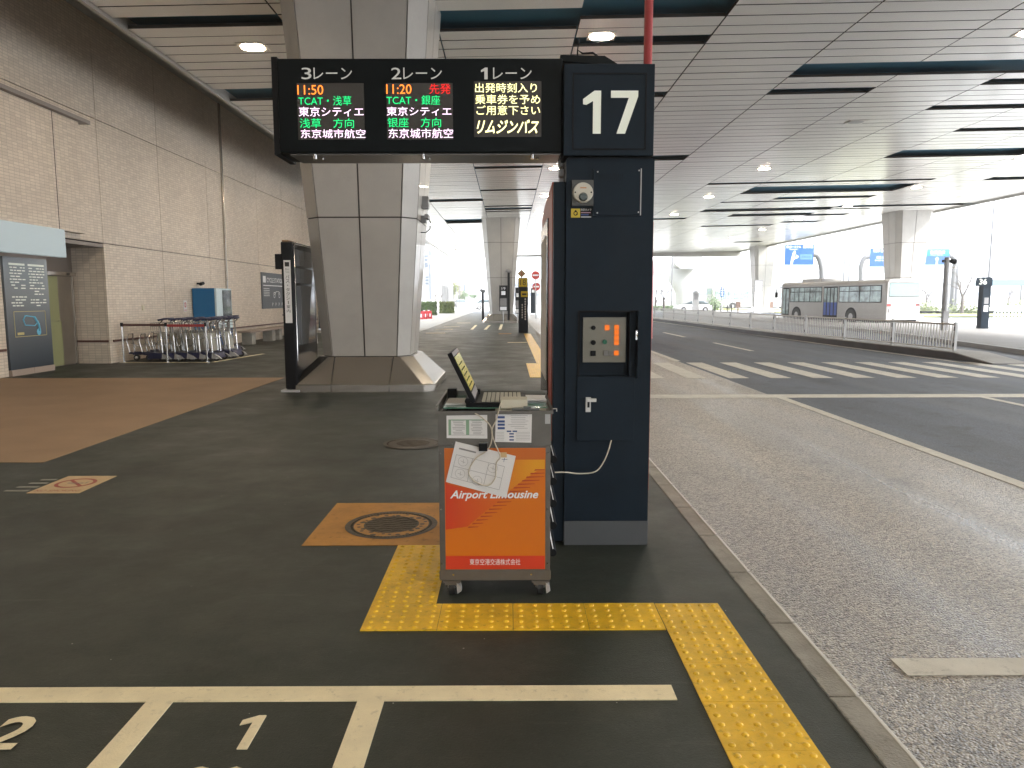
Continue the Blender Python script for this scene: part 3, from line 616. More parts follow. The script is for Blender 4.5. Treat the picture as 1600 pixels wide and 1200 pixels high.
# ================================================================ PILLARS
def ringpts(cx, cy, h, ch, z): return [Vector((cx+a*h+c, cy+bb*h+d, z)) for a, bb, c, d in ((-1, -1, ch, 0), (1, -1, -ch, 0), (1, -1, 0, ch), (1, 1, 0, -ch), (1, 1, -ch, 0), (-1, 1, ch, 0), (-1, 1, 0, -ch), (-1, -1, 0, ch))]
def pillar(cx, cy, label, ztop, s=1.):
    t = thing('pillar', label, 'pillar', (cx, cy, 0), 0, 'tapered white pillars holding the canopy')
    b = MB(M_steel); b.loft([ringpts(cx, cy, 1.2*s, .16*s, 0), ringpts(cx, cy, 1.2*s, .16*s, .11), ringpts(cx, cy, 1.185*s, .16*s, .12), ringpts(cx, cy, .80*s, .2*s, .54)])
    pl = b.build('plinth', t, t.location)
    b = MB(M_gap)
    for dx in (-.47, .47):
        b.prism([(cx+dx*s-.008, cy-1.203*s, .0), (cx+dx*s+.008, cy-1.203*s, .0), (cx+dx*s+.008, cy-1.203*s, .118), (cx+dx*s*1.04+.008, cy-.803*s, .545), (cx+dx*s*1.04-.008, cy-.803*s, .545), (cx+dx*s-.008, cy-1.203*s, .118)], (0, .03, 0))
    b.build('plinth_seam', pl)
    pl.children[0].data.transform(Matrix.Translation((-cx, -cy, 0)))
    z0 = .54; h0, h1, c0, c1 = .74*s, 1.21*s, .20*s, .30*s
    R = lambda z, ins=0.: ringpts(cx, cy, h0+(h1-h0)*(z-z0)/(ztop-z0)-ins, c0+(c1-c0)*(z-z0)/(ztop-z0), z)
    b = MB(M_gap); b.loft([R(z0, .02), R(ztop, .02)]); b.build('core', t, t.location)
    b = MB(M_panel); zr = [z0, 2.82, 5.0, ztop]
    for k in range(3):
        A, B = R(zr[k]), R(zr[k+1])
        for i in range(8):
            a, bb, c, d = A[i], A[(i+1) % 8], B[(i+1) % 8], B[i]; m = 2 if i % 2 == 0 else 1
            nrm = (bb-a).cross(d-a).normalized()
            for j in range(m):
                L0 = a.lerp(bb, j/m); L1 = a.lerp(bb, (j+1)/m); T0 = d.lerp(c, j/m); T1 = d.lerp(c, (j+1)/m)
                gx = .013/(L1-L0).length; gX = .013/(T1-T0).length; gz = .011/(T0-L0).length
                if i % 2 and False: gx = gX = 0
                q = [L0.lerp(L1, gx).lerp(T0.lerp(T1, gX), gz), L0.lerp(L1, 1-gx).lerp(T0.lerp(T1, 1-gX), gz), L0.lerp(L1, 1-gx).lerp(T0.lerp(T1, 1-gX), 1-gz), L0.lerp(L1, gx).lerp(T0.lerp(T1, gX), 1-gz)]
                b.prism([v-nrm*.018 for v in q], nrm*.018)
    b.build('cladding', t, t.location)
    return t
P1 = (-2.42, 13.15)
pillar(*P1, 'big tapered white clad pillar on a steel plinth, nearest, behind the number 17 sign', 6.62)
pillar(-.47, 47.8, 'tapered grey pillar far down the pavement behind the stop 18 post', 6.62)
pillar(25.7, 48.5, 'tapered white pillar beyond the white bus at the right edge of the canopy', 7.15)
pillar(27.2, 80, 'slim looking far white pillar left of the bus near the blue sign', 7.15)
# camera boxes fixed to first pillar
p = D(667, 318, 13.0); t = thing('wall_camera', 'grey box and camera with drooping cable on the right side of the near pillar', 'camera', (p.x, 13.0, p.z))
o_ = t.location
b = MB(M_grey); q = D(667, 318, 13.0); b.box(q.x-.10, q.x+.03, 12.9, 13.1, q.z-.09, q.z+.11); b.build('junction_box', t, o_)
q = D(668, 343, 13.0); b = MB(M_grey); b.box(q.x-.12, q.x-.02, 12.92, 13.06, q.z-.06, q.z+.06); b.box(q.x-.03, q.x+.03, 12.8, 13.1, q.z+.0, q.z+.07); b.build('camera_body', t, o_, .005)
b = MB(M_dull); b.tube([(q.x+.01, 13, q.z+.05), (q.x+.05, 13, q.z-.05), (q.x+.04, 13, q.z-.16), (q.x-.03, 13, q.z-.22), (q.x-.12, 13, q.z-.22)], .008); b.build('cable', t, o_)

# ================================================================ TOTEM (bus / taxi information)
A = G(447, 612); tx, ty = -3.64, 11.97
t = thing('information_totem', 'tall black information totem with a vertical white bus and taxi label, left of the pillar', 'sign', (tx, ty, 0))
b = MB(M_black); b.box(tx, tx+.20, ty, ty+1.35, .04, 2.42); b.build('slab', t, t.location, .03)
b = MB(M_dull); b.box(tx-.10, tx-.001, ty+.03, ty+.10, 1.98, 2.22); b.build('side_bracket', t, t.location)
b = MB(M_lgrey); b.box(tx-.06, tx+.24, ty-.05, ty+1.4, 0, .035); b.build('foot_plate', t, t.location)
b = MB(M_paper); b.box(tx+.045, tx+.155, ty-.004, ty-.001, 1.12, 2.12); lp = b.build('label_strip', t, t.location)
b = MB(M_ink)
b.use(mat('ink_black', (.02, .02, .02), .6)); b.box(tx+.065, tx+.135, ty-.007, ty-.005, 2.02, 2.09)
for i, ch in enumerate('バス・タクシー案内'):
    zz = 1.83-.068*i
    if ch == '・': b.box(tx+.093, tx+.107, ty-.007, ty-.005, zz+.022, zz+.036)
    elif ch == 'ー': b.box(tx+.095, tx+.106, ty-.007, ty-.005, zz+.002, zz+.052)
    else: b.text(ch, (tx+.07, ty-.004, zz), X3, Z3, .06, .055, .002, 0, .0)
b.use(M_ink); b.text('Bus', (tx+.07, ty-.004, 1.965), X3, Z3, .06, .03, .002); b.text('Taxi', (tx+.07, ty-.004, 1.92), X3, Z3, .06, .03, .002)
b.build('lettering', lp, t.location)
b = MB(mat('totem_glass', (.16, .17, .18), .08, .3)); b.box(tx+.2, tx+.203, ty+.12, ty+1.22, .75, 1.72); b.box(tx+.2, tx+.203, ty+.12, ty+1.22, 1.76, 2.0); b.box(tx+.2, tx+.203, ty+.12, ty+1.22, 2.04, 2.3); b.build('display_pane', t, t.location)
b = MB(M_chrome); b.tube([(tx+.205, ty+.05, .5), (tx+.205, ty+.05, 2.34), (tx+.205, ty+.1, 2.38), (tx+.205, ty+1.28, 2.38)], .008); b.build('trim', t, t.location)
b = MB(mat('old_wood', (.3, .18, .09), .7)); b.box(tx+.02, tx+.12, ty+.03, ty+.5, 2.421, 2.44); b.build('top_strip', t, t.location)
# A-frame sign + poles beyond the totem
p = G(492, 537); t = thing('a_frame_sign', 'white folding A frame sign seen between the totem and the near pillar', 'sign', p)
b = MB(M_paper); b.prism([(-.45, -.2, 0), (-.38, -.2, 0), (-.10, .0, 1.15), (-.17, .0, 1.15)], (0, .03, 0)); b.prism([(-.10, -.2, .02), (.15, -.2, .02), (-.0, .0, 1.3), (-.13, .0, 1.3)], (0, .03, 0)); b.build('panel', t)
b = MB(M_lgrey); b.tube([(-.02, .2, 0), (-.02, .2, 1.5)], .02); b.build('pole', t)
# glass entrance behind totem
t = thing('glass_entrance', 'dark glass entrance screen in the terminal front behind the totem', 'glass door', (-8.5, 36.75, 0))
b = MB(M_glass); b.box(-9.6, -5.6, 36.78, 36.84, .05, 2.6); b.build('pane', t, t.location); b = MB(M_lgrey)
for x in (-9.6, -8.6, -7.6, -6.6, -5.6): b.box(x-.03, x+.03, 36.74, 36.86, 0, 2.7)
b.box(-9.6, -5.6, 36.74, 36.86, 2.6, 2.7); b.build('frame', t, t.location)
b = MB(M_tile); b.box(-9.6, -5.4, 36.72, 37.2, 2.705, 6.4); b.build('upper_wall', t, t.location)

# ================================================================ BUS STOP 17
YP = 4.385
def fx(x, Y=YP): return D(x, 500, Y).x
def fz(y, Y=YP, x=940): return D(x, y, Y).z
PX0, PX1 = .335, .845
o17 = (.59, YP, 0)
t17 = thing('bus_stop_pillar', 'navy bus stop pillar with white number 17 and overhead departure display', 'bus stop', o17)
def part(b, name, par=t17, off=o17, bevel=0.): return b.build(name, par, off, bevel)
b = MB(mat('plinth_grey', (.085, .09, .095), .5, .2, var=.1)); b.box(PX0-.002, PX1+.002, YP-.004, YP+.40, 0, .152); part(b, 'plinth', bevel=.004)
ZT = fz(248)
def hexpanel(b, x0, x1, z0, z1, y0): b.box(x0, x1, y0-.012, y0-.001, z0, z1)
b = MB(M_navy)
# cabinet built as a front frame round the control recess
rx0, rx1, rz0, rz1 = fx(905), fx(984), fz(588), fz(488)
b.box(PX0, rx0, YP, YP+.40, .152, ZT); b.box(rx1, PX1, YP, YP+.40, .152, ZT); b.box(rx0, rx1, YP, YP+.40, .152, rz0); b.box(rx0, rx1, YP, YP+.40, rz1, ZT); b.box(rx0, rx1, YP+.07, YP+.40, rz0, rz1)
cab = part(b, 'cabinet')
b = MB(M_dull); b.box(PX0+.01, PX1-.01, YP+.01, YP+.39, ZT, ZT+.012); part(b, 'shadow_gap')
nx0, nx1 = fx(879, YP-.03), fx(1016, YP-.03)+.0
b = MB(M_navy); b.box(nx0, nx1, YP-.03, YP+.43, ZT+.012, fz(102)); nb = part(b, 'number_box', bevel=.004)
b = MB(M_dull)
for (x0, x1, y0, y1) in ((893, 1003, 114, 116), (893, 1003, 232, 234), (892, 894, 114, 234), (1002, 1004, 114, 234)):
    b.box(fx(x0, YP-.03), fx(x1, YP-.03), YP-.0335, YP-.029, fz(y1, YP-.03), fz(y0, YP-.03))
part(b, 'panel_rim', nb)
b = MB(M_wtxt)
def npoly(pts): b.prism([(fx(x, YP-.03), YP-.031, fz(y, YP-.03)) for x, y in pts], (0, -.004, 0))
npoly([(923, 209), (935, 209), (935, 142), (925, 142), (908, 155), (908, 163), (913, 164), (923, 158)][::-1])
npoly([(950, 142), (991, 142), (991, 151), (972, 209), (959, 209), (977, 153), (950, 153)][::-1])
part(b, 'numeral', nb)
# display box
YD = 4.42
dx0, dx1 = fx(447, YD), nx0-.004; dz0, dz1 = fz(238, YD), fz(91, YD)
b = MB(mat('display_black', (.003, .0055, .007), .4)); b.box(dx0, dx1, YD, YD+.31, dz0, dz1)
b.prism([(dx1-.01, YD+.06, dz1+.0), (fx(968, YD+.06), YD+.06, dz1-.03), (fx(940, YD+.06), YD+.06, dz1+.035), (dx1-.01, YD+.06, dz1+.04)], (0, .2, 0))
db = part(b, 'display_box', bevel=.006)
b = MB(mat('display_under', (.16, .15, .14), .3, .6)); b.box(dx0+.05, dx1-.01, YD+.03, YD+.30, dz0-.008, dz0-.001)
part(b, 'underside_plate', db)
b = MB(M_dull); b.box(dx0-.035, dx0-.001, YD+.01, YD+.33, dz0-.01, dz1+.012); part(b, 'end_cap', db)
b = MB(M_chrome)
for x in (498, 664, 832): b.cyl((fx(x, YD), YD+.04, dz0-.03), (fx(x, YD), YD+.04, dz0-.001), .014); b.cyl((fx(x, YD)+.03, YD+.1, dz0-.022), (fx(x, YD)+.03, YD+.1, dz0-.001), .009)
part(b, 'latch', db)
def X_(x): return fx(x, YD)
def Z_(y): return fz(y, YD, 700)
def led(b, m, s, x0, x1, y0, y1, bold=0., shear=0, d=.004): b.use(m); b.text(s, (X_(x0), YD, Z_(y1)), X3, Z3, X_(x1)-X_(x0), Z_(y0)-Z_(y1), d, shear, bold)
M_hdr = mat('header_grey', (.42, .42, .40), .5, emit=(1, 1, .95), es=.03)
screens = [(476, 577), (611, 711), (743, 845)]
for (a, c) in screens:
    b = MB(M_scr); b.box(X_(a), X_(c), YD-.002, YD-.0005, Z_(218 if a < 700 else 214), Z_(130 if a < 700 else 127)); part(b, 'led_screen', db)
b = MB(M_hdr)
for n_, x0, s_ in (('3', 484, 'レーン'), ('2', 619, 'レーン'), ('1', 754, 'レーン')):
    (led(b, M_hdr, n_, x0, x0+15, 106, 124, 0) if n_ != '1' else b.prism([(X_(x), YD-.001, Z_(y)) for x, y in ((759, 124), (764, 124), (764, 106), (760, 106), (754, 110), (754, 113), (759, 111))][::-1], (0, -.003, 0))); led(b, M_hdr, s_, x0+18, x0+76, 106, 124, .0)
part(b, 'lane_heading', db)
b = MB(L_o)
led(b, L_o, '11:50', 477, 516, 133, 148); led(b, L_g, 'TCAT・浅草', 478, 558, 150, 165); led(b, L_w, '東京シティエ', 478, 576, 167, 182); led(b, L_g, '浅草　方向', 479, 561, 185, 200); led(b, L_w, '东京城市航空', 480, 578, 202, 216)
led(b, L_o, '11:20', 611, 649, 132, 147); led(b, L_r, '先発', 676, 708, 131, 147); led(b, L_g, 'TCAT・銀座', 611, 692, 149, 164); led(b, L_w, '東京シティエ', 611, 709, 167, 181); led(b, L_g, '银座　方向', 612, 693, 184, 199); led(b, L_w, '东京城市航空', 613, 711, 201, 216)
led(b, L_y, '出発時刻入り', 745, 838, 130, 145); led(b, L_y, '乗車券を予め', 745, 843, 148, 163); led(b, L_y, 'ご用意下さい', 747, 843, 165, 180)
led(b, L_y, 'リムジンバス', 747, 841, 187, 209, .02, .35)
part(b, 'led_lettering', db)
# control recess
b = MB(mat('control_plate', (.15, .14, .11), .35, .5)); b.box(fx(911, YP+.06), fx(978, YP+.06), YP+.055, YP+.069, fz(566, YP+.06), fz(496, YP+.06)); cp = part(b, 'control_plate')
def btn(m, x0, y0, x1, y1, d=.012, nm='button'):
    b = MB(m); Y = YP+.055; b.box(fx(x0, Y), fx(x1, Y), Y-d, Y-.001, fz(y1, Y), fz(y0, Y)); part(b, nm, cp)
for q in ((945, 508, 952, 516), (960, 508, 967, 515), (960, 516, 967, 523), (960, 524, 967, 531), (960, 532, 967, 539), (960, 548, 967, 555)): btn(L_b, *q)
for q in ((944, 548, 951, 555), (952, 548, 959, 555)): btn(M_grey, *q)
btn(M_dull, 923, 548, 931, 556)
Y = YP+.055
for (x, y, m, r) in ((927, 512, M_dull, .013), (927, 535, M_dull, .015), (945, 534, mat('button_green', (.0, .12, .06), .4), .014)):
    b = MB(m); b.cyl((fx(x, Y), Y-.018, fz(y, Y)), (fx(x, Y), Y-.001, fz(y, Y)), r, None, 16); part(b, 'knob', cp)
b = MB(M_navy); b.box(fx(994), fx(998), YP-.07, YP-.001, fz(590), fz(486)); od = part(b, 'open_flap'); b = MB(M_chrome); b.cyl((fx(992), YP-.045, fz(522)), (fx(994), YP-.045, fz(522)), .018); b.box(fx(991), fx(994), YP-.06, YP-.03, fz(530), fz(516)); part(b, 'lock', od)
b = MB(M_dull)
for (x0, x1, y0, y1) in ((903, 998, 485, 488), (903, 906, 488, 590)): b.box(fx(x0), fx(x1), YP-.008, YP-.001, fz(y1), fz(y0))
part(b, 'recess_rim')
# lower door
b = MB(M_navy); b.box(fx(902), fx(993), YP-.014, YP-.003, fz(688), fz(588)); ld = part(b, 'lower_door', bevel=.002)
b = MB(mat('handle_plate', (.62, .62, .6), .3, .4)); b.box(fx(916), fx(924), YP-.019, YP-.0145, fz(643), fz(620)); b.box(fx(917), fx(932), YP-.045, YP-.0195, fz(626.5), fz(621.5)); b.use(M_dull); b.box(fx(918.5), fx(922), YP-.021, YP-.0192, fz(636), fz(627)); part(b, 'door_handle', ld, bevel=.001)
# speaker panel
b = MB(M_navy); b.box(fx(925), fx(998), YP-.012, YP-.001, fz(337), fz(264)); sp_ = part(b, 'speaker_panel')
b = MB(M_lgrey); b.box(fx(996.5), fx(998), YP-.0145, YP-.0122, fz(337), fz(264))
for (x, y) in ((931, 269), (994, 267), (931, 333), (994, 332)): b.cyl((fx(x), YP-.016, fz(y)), (fx(x), YP-.0122, fz(y)), .0045, None, 10)
b.use(M_dull)
for i in range(13):
    for j in range(5): b.disc((fx(933+3*i), YP-.0123, fz(272.5+2*j+(i % 2))), -Y3, .0024, 8)
part(b, 'screw', sp_)
# round announcer camera
b = MB(mat('unit_plate', (.07, .075, .075), .5)); b.box(fx(892), fx(925)-.001, YP-.02, YP-.001, fz(322), fz(282)); up = part(b, 'sensor_plate')
b = MB(mat('unit_cream', (.55, .53, .46), .4)); c_ = Vector((fx(908.5), YP-.021, fz(302))); b.cyl(c_, c_-Y3*.02, .059, .054, 32)
b.use(M_glass); b.cyl(c_+Vector((.0, -.02, -.026)), c_+Vector((0, -.036, -.026)), .026, .018, 20)
b.use(mat('tiny_orange', (.5, .25, .12), .5)); b.box(c_.x-.018, c_.x+.018, c_.y-.0215, c_.y-.0195, c_.z+.022, c_.z+.029)
b.use(M_dull); b.disc(c_+Vector((-.046, -.0205, 0)), -Y3, .005, 8); b.disc(c_+Vector((.046, -.0205, 0)), -Y3, .005, 8)
part(b, 'round_sensor')
b = MB(mat('sticker_yellow', (.55, .42, .03), .5)); b.box(fx(891), fx(905), YP-.0035, YP-.001, fz(340), fz(326)); b.use(M_dull); b.box(fx(905), fx(923), YP-.0035, YP-.001, fz(340), fz(325))
b.use(M_dull); b.ring((fx(898), YP-.0045, fz(333.5)), X3, Z3, .008, .013, 14); b.disc((fx(898), YP-.0045, fz(330)), -Y3, .006, 10); b.disc((fx(900), YP-.0045, fz(335)), -Y3, .005, 8)
b.use(M_signw); b.text('防犯カメラ', (fx(906), YP-.0035, fz(329.5)), X3, Z3, fx(922)-fx(906), .013, .001); b.box(fx(906), fx(922), YP-.0048, YP-.0038, fz(339.6), fz(338.6))
b.use(mat('pinkline', (.4, .25, .3), .5)); b.box(fx(906), fx(921), YP-.0048, YP-.0038, fz(333), fz(331.6)); b.use(M_blueink); b.box(fx(906), fx(918), YP-.0048, YP-.0038, fz(336.5), fz(334.5))
part(b, 'warning_sticker')
# cable bits on top
b = MB(M_dull); zt = fz(92, YD+.15); q = D(905, 84, YD+.15); b.tube([(q.x-.01, q.y, zt+.0), (q.x-.01, q.y, zt+.05), (q.x+.02, q.y, zt+.03), (q.x+.08, q.y, zt+.035), (q.x+.13, q.y, zt+.0)], .006); b.tube([(q.x-.01, q.y, zt+.05), (q.x, q.y, zt+.12)], .004); part(b, 'top_cable')
# side bracket glimpse: pale slots between display and pillar
b = MB(M_lgrey); 
for k in range(5): b.box(fx(872, YP+.25), fx(880, YP+.25), YP+.2, YP+.3, fz(300, YP+.25)+.055*k-.02, fz(300, YP+.25)+.055*k+.02)
part(b, 'cable_guide')
# red pipe up to the ceiling
b = MB(M_redpipe); b.cyl((.835, YP+.22, fz(104)), (.835, YP+.22, zc(.8)+.1), .026, None, 16); tag(b.build('red_pipe', off=(.835, YP+.22, 2.85)), 'red vertical pipe rising from the bus stop pillar to the ceiling', 'pipe')
# route board cabinet beside it
CX0, CX1 = .265, .333
t = thing('route_map_cabinet', 'navy and red upright route board cabinet attached left of the number 17 pillar', 'cabinet', (.3, 4.5, 0))
b = MB(M_navy); b.box(CX0, CX1, YP+.02, YP+.12, .02, fz(283)); b.build('front_post', t, t.location, .003)
b = MB(M_red); b.prism([(CX0-.004, YP+.121, .02), (CX0-.004, YP+1.45, .02), (CX0-.004, YP+1.45, 2.10), (CX0-.004, YP+1.05, 2.16), (CX0-.004, YP+.121, 2.19)], (CX1-CX0, 0, 0)); b.build('side_frame', t, t.location)
b = MB(M_black); b.box(CX0-.012, CX0-.0045, YP+.50, YP+1.44, .35, 2.02); b.build('glass_case', t, t.location)
b = MB(M_paper); b.box(CX0-.015, CX0-.0125, YP+.62, YP+1.38, .95, 1.92); b.build('glass_reflection_sheet', t, t.location)  # white sheet imitating the pale reflection in the glass case
# other side: red board behind right edge
b = MB(M_red); b.box(PX1+.003, PX1+.011, YP+.05, YP+1.0, .33, 1.95); tag(b.build('side_banner', off=(PX1, YP+.6, .3)), 'narrow red board edge showing right of the number 17 pillar', 'board')

# ================================================================ SERVICE CART
YC = 3.60
def cx_(x, Y=YC): return D(x, 760, Y).x
def cz_(y, Y=YC): return D(775, y, Y).z
cx0, cx1 = cx_(686), cx_(860); cz0, cz1 = cz_(907), cz_(643); CD = .60
oc = ((cx0+cx1)/2, YC, 0)
tc_ = thing('service_cart', 'steel wheeled ticket cart with orange airport bus poster on its front', 'cart', oc)
def cp_(b, name, par=tc_, bevel=0.): return b.build(name, par, oc, bevel)
b = MB(M_cartsteel); b.box(cx0, cx1, YC, YC+CD, cz0, cz1-.05)
for (x0, x1, y0, y1) in ((cx0, cx0+.02, YC, YC+CD), (cx1-.02, cx1, YC, YC+CD), (cx0+.02, cx1-.02, YC, YC+.02), (cx0+.02, cx1-.02, YC+CD-.02, YC+CD)): b.box(x0, x1, y0, y1, cz1-.05, cz1)
b.box(cx0-.003, cx1+.003, YC-.004, YC-.0005, cz_(905), cz_(891)); b.box(cx0-.002, cx1+.002, YC-.004, YC-.0005, cz_(696), cz1)
b.box(cx0, cx_(695), YC-.003, YC-.0005, cz_(890), cz_(697)); b.box(cx_(852), cx1, YC-.003, YC-.0005, cz_(890), cz_(697))
body = cp_(b, 'body', bevel=.003)
b = MB(M_chrome)
for (x, y) in ((689, 707), (689, 795), (689, 880), (856, 707), (856, 795), (856, 880), (708, 693), (829, 693), (707, 897), (830, 897)): b.cyl((cx_(x), YC-.008, cz_(y)), (cx_(x), YC-.0035, cz_(y)), .0045, None, 10)
cp_(b, 'screw', body)
def postermat():
    m = mat('poster_print', (.5, .14, .02), .35, coat=.3); n = m.node_tree.nodes; L = m.node_tree.links; tc = n.new('ShaderNodeTexCoord'); sp = n.new('ShaderNodeSeparateXYZ'); L.new(tc.outputs['Object'], sp.inputs[0])
    cr = n.new('ShaderNodeValToRGB'); mr = n.new('ShaderNodeMapRange'); mr.inputs['From Min'].default_value = -.24; mr.inputs['From Max'].default_value = .24; L.new(sp.outputs[0], mr.inputs['Value']); L.new(mr.outputs[0], cr.inputs[0])
    cr.color_ramp.elements[0].color = (.64, .165, .004, 1); cr.color_ramp.elements[1].color = (.62, .16, .004, 1); L.new(cr.outputs[0], n['Principled BSDF'].inputs['Base Color']); return m
def gradx(name, c0, c1, x0, x1):
    m = mat(name, c0, .35, coat=.3); n = m.node_tree.nodes; L = m.node_tree.links; tc = n.new('ShaderNodeTexCoord'); sp = n.new('ShaderNodeSeparateXYZ'); L.new(tc.outputs['Object'], sp.inputs[0])
    mr = n.new('ShaderNodeMapRange'); mr.inputs['From Min'].default_value = x0; mr.inputs['From Max'].default_value = x1; L.new(sp.outputs[0], mr.inputs['Value'])
    mx = n.new('ShaderNodeMixRGB'); mx.inputs[1].default_value = (*c0, 1); mx.inputs[2].default_value = (*c1, 1); L.new(mr.outputs[0], mx.inputs[0]); L.new(mx.outputs[0], n['Principled BSDF'].inputs['Base Color']); return m
def P(x, y, d): return (cx_(x), YC-d, cz_(y))
def poly(b, pts, d): b.add([P(x, y, d) for x, y in pts][::-1], [tuple(range(len(pts)))])
b = MB(postermat()); b.box(cx_(695), cx_(852), YC-.004, YC-.0008, cz_(889), cz_(700))
b.use(gradx('poster_yellow', (.58, .12, .012), (.70, .32, .01), -.02, .2)); poly(b, [(696, 718), (851, 718), (851, 733), (838, 736), (815, 752), (780, 778), (740, 806), (722, 824), (696, 824)], .0046)
b.use(gradx('poster_red', (.60, .045, .012), (.62, .15, .012), -.25, .1)); poly(b, [(696, 752), (700, 756), (740, 766), (790, 775), (760, 797), (730, 822), (696, 827)], .0052)
b.use(mat('poster_orange_top', (.52, .13, .015), .35)); poly(b, [(696, 700.5), (851, 700.5), (851, 718), (696, 718)], .0052)
b.use(mat('poster_stripe', (.42, .05, .012), .4))
for k in range(17):
    f_ = k/16; y = 733+f_*89; xr = 851-max(0, (f_-.12))*118; xl = 836-f_*104
    poly(b, [(xl, y), (xr, y), (xr, y+.9), (xl-1.5, y+2.4)], .0056)
b.use(mat('poster_redband', (.60, .045, .015), .35)); poly(b, [(695.5, 868), (851.5, 868), (851.5, 888.5), (695.5, 888.5)], .0052)
pst = cp_(b, 'poster')
b = MB(M_signw); b.text('Airport Limousine', P(703, 782, .0058), X3, Z3, cx_(841)-cx_(703), cz_(766)-cz_(782.5), .0006, .3, .022)
b.text('東京空港交通株式会社', P(733, 882, .0058), X3, Z3, cx_(813)-cx_(733), cz_(872.5)-cz_(882), .0006, 0, 0); cp_(b, 'poster_lettering', pst)
# casters
for (x, y) in ((704, YC+.03), (845, YC+.03), (704, YC+CD-.06), (845, YC+CD-.06)):
    X = cx_(x); b = MB(M_cartsteel); b.box(X-.045, X+.045, y-.035, y+.045, cz0-.010, cz0-.001); b.box(X-.035, X+.035, y-.03, y+.04, cz0-.024, cz0-.011)
    b.use(M_lgrey); b.cyl((X, y, cz0-.036), (X, y, cz0-.0245), .022); 
    for u in (-.024, .021): b.prism([(X+u, y-.025, cz0-.037), (X+u, y+.03, cz0-.037), (X+u, y+.035, .036), (X+u, y+.005, .036)], (.003, 0, 0))
    b.box(X-.0205, X+.0205, y-.025, y+.03, cz0-.040, cz0-.0365)
    b.prism([(X+.026, y-.04, .075), (X+.045, y-.04, .06), (X+.05, y-.04, .035), (X+.03, y-.04, .02), (X+.026, y-.04, .045)], (0, .05, 0))
    cs = cp_(b, 'caster'); b = MB(M_rub); b.cyl((X-.015, y+.015, .046), (X+.015, y+.015, .046), .046, None, 24); cp_(b, 'wheel', cs)
    b = MB(M_chrome); b.cyl((X-.028, y+.015, .046), (X+.030, y+.015, .046), .010, None, 12); cp_(b, 'axle', cs)
# tray
zt = cz1
b = MB(M_cartsteel); b.box(cx0-.012, cx1+.012, YC-.012, YC-.0045, zt-.012, zt+.004); b.box(cx0-.012, cx0-.001, YC-.004, YC+CD, zt-.012, zt+.03); b.box(cx1+.001, cx1+.012, YC-.004, YC+CD, zt-.012, zt+.012)
b.box(cx0-.012, cx1+.012, YC+CD+.001, YC+CD+.01, zt-.012, zt+.03); cp_(b, 'tray_rim')
b = MB(M_dull); b.box(cx0+.02, cx1-.02, YC+.02, YC+CD-.02, zt-.05, zt-.03); b.use(mat('glass_green', (.10, .22, .17), .1)); b.box(cx0+.01, cx1-.01, YC+.12, YC+CD-.01, zt-.004, zt+.003); b.use(mat('clutter_grey', (.4, .4, .35), .6)); b.box(cx0+.28, cx1-.02, YC+.03, YC+.12, zt-.03, zt-.002); cp_(b, 'tray')
# side rack with rolled brochures on the right side
b = MB(M_paper)
for k in range(5):
    z = cz_(712+35*k+(8 if k == 4 else 0)); b.prism([(cx1+.002, YC+.05, z+.05), (cx1+.004, YC+.05, z+.05), (cx1+.020, YC+.05, z-.01), (cx1+.016, YC+.05, z-.012)], (0, .4, 0))
rk = cp_(b, 'brochure_rack'); b = MB(M_dull)
for k in range(5):
    z = cz_(712+35*k+(8 if k == 4 else 0)); b.cyl((cx1+.016, YC+.046, z-.03), (cx1+.016, YC+.46, z-.03), .020, None, 12)
cp_(b, 'roller', rk)
b = MB(M_lgrey); b.tube([(cx1+.012, YC+.01, zt+.012), (cx1+.03, YC+.01, zt+.012), (cx1+.03, YC+.01, zt-.002)], .003, 6); b.box(cx1-.028, cx1-.002, YC-.0065, YC-.0045, cz_(662), cz_(647)); cp_(b, 'side_hook')
# sheets on the cart front
def sheet(name, label, pts, d, marks, cat='paper sheet', curl=0.):
    b = MB(M_paper); q = [Vector(P(x, y, d)) for x, y in pts]; b.prism(q[::-1], (0, -.0006, 0)); marks(b, q)
    c = sum(q, Vector())/4; tag(b.build(name, off=c), label, cat)
def marks1(b, q):
    b.use(M_greenink)
    def r(x0, y0, x1, y1, e=.0009): b.add([P(x0, y0, .0052+e), P(x0, y1, .0052+e), P(x1, y1, .0052+e), P(x1, y0, .0052+e)], [(0, 1, 2, 3)])
    r(702, 655, 706, 679); r(702, 655, 757, 656.5); r(729, 656, 734, 679)
    b.use(M_ink)
    for c0, c1 in ((708, 728), (736, 756)):
        for k in range(9):
            w0 = random.uniform(0, 5); r(c0+w0, 657+2.5*k, c1-random.uniform(0, 6), 657.7+2.5*k)
    r(701.5, 679, 757.5, 679.5)
def marks2(b, q):
    def r(x0, y0, x1, y1, e=.0009): b.add([P(x0, y0, .0052+e), P(x0, y1, .0052+e), P(x1, y1, .0052+e), P(x1, y0, .0052+e)], [(0, 1, 2, 3)])
    b.use(M_blueink)
    for y in (650, 656.5, 661.5, 667): r(778, y, 789, y+3.5)
    for x, y in ((792, 672.5), (801, 672.5), (796, 676.5), (796, 681), (796, 686)): r(x, y, x+7, y+2.2)
    b.use(M_ink)
    for k in range(8): r(793+random.uniform(0, 12), 649+2.8*k, 828-random.uniform(0, 10), 649.5+2.8*k)
    for k in range(6): r(776, 675+2.4*k, 788, 675.4+2.4*k); r(806, 675+2.4*k, 828, 675.4+2.4*k)
sheet('notice_sheet', 'white timetable sheet with green columns taped at the upper left of the cart front', [(699, 649), (762, 648), (762, 685), (699, 684)], .0046, marks1)
sheet('notice_sheet', 'white sheet with dark blue tabs taped at the upper right of the cart front', [(775, 647), (831, 647), (830, 691.5), (774, 690)], .0046, marks2)
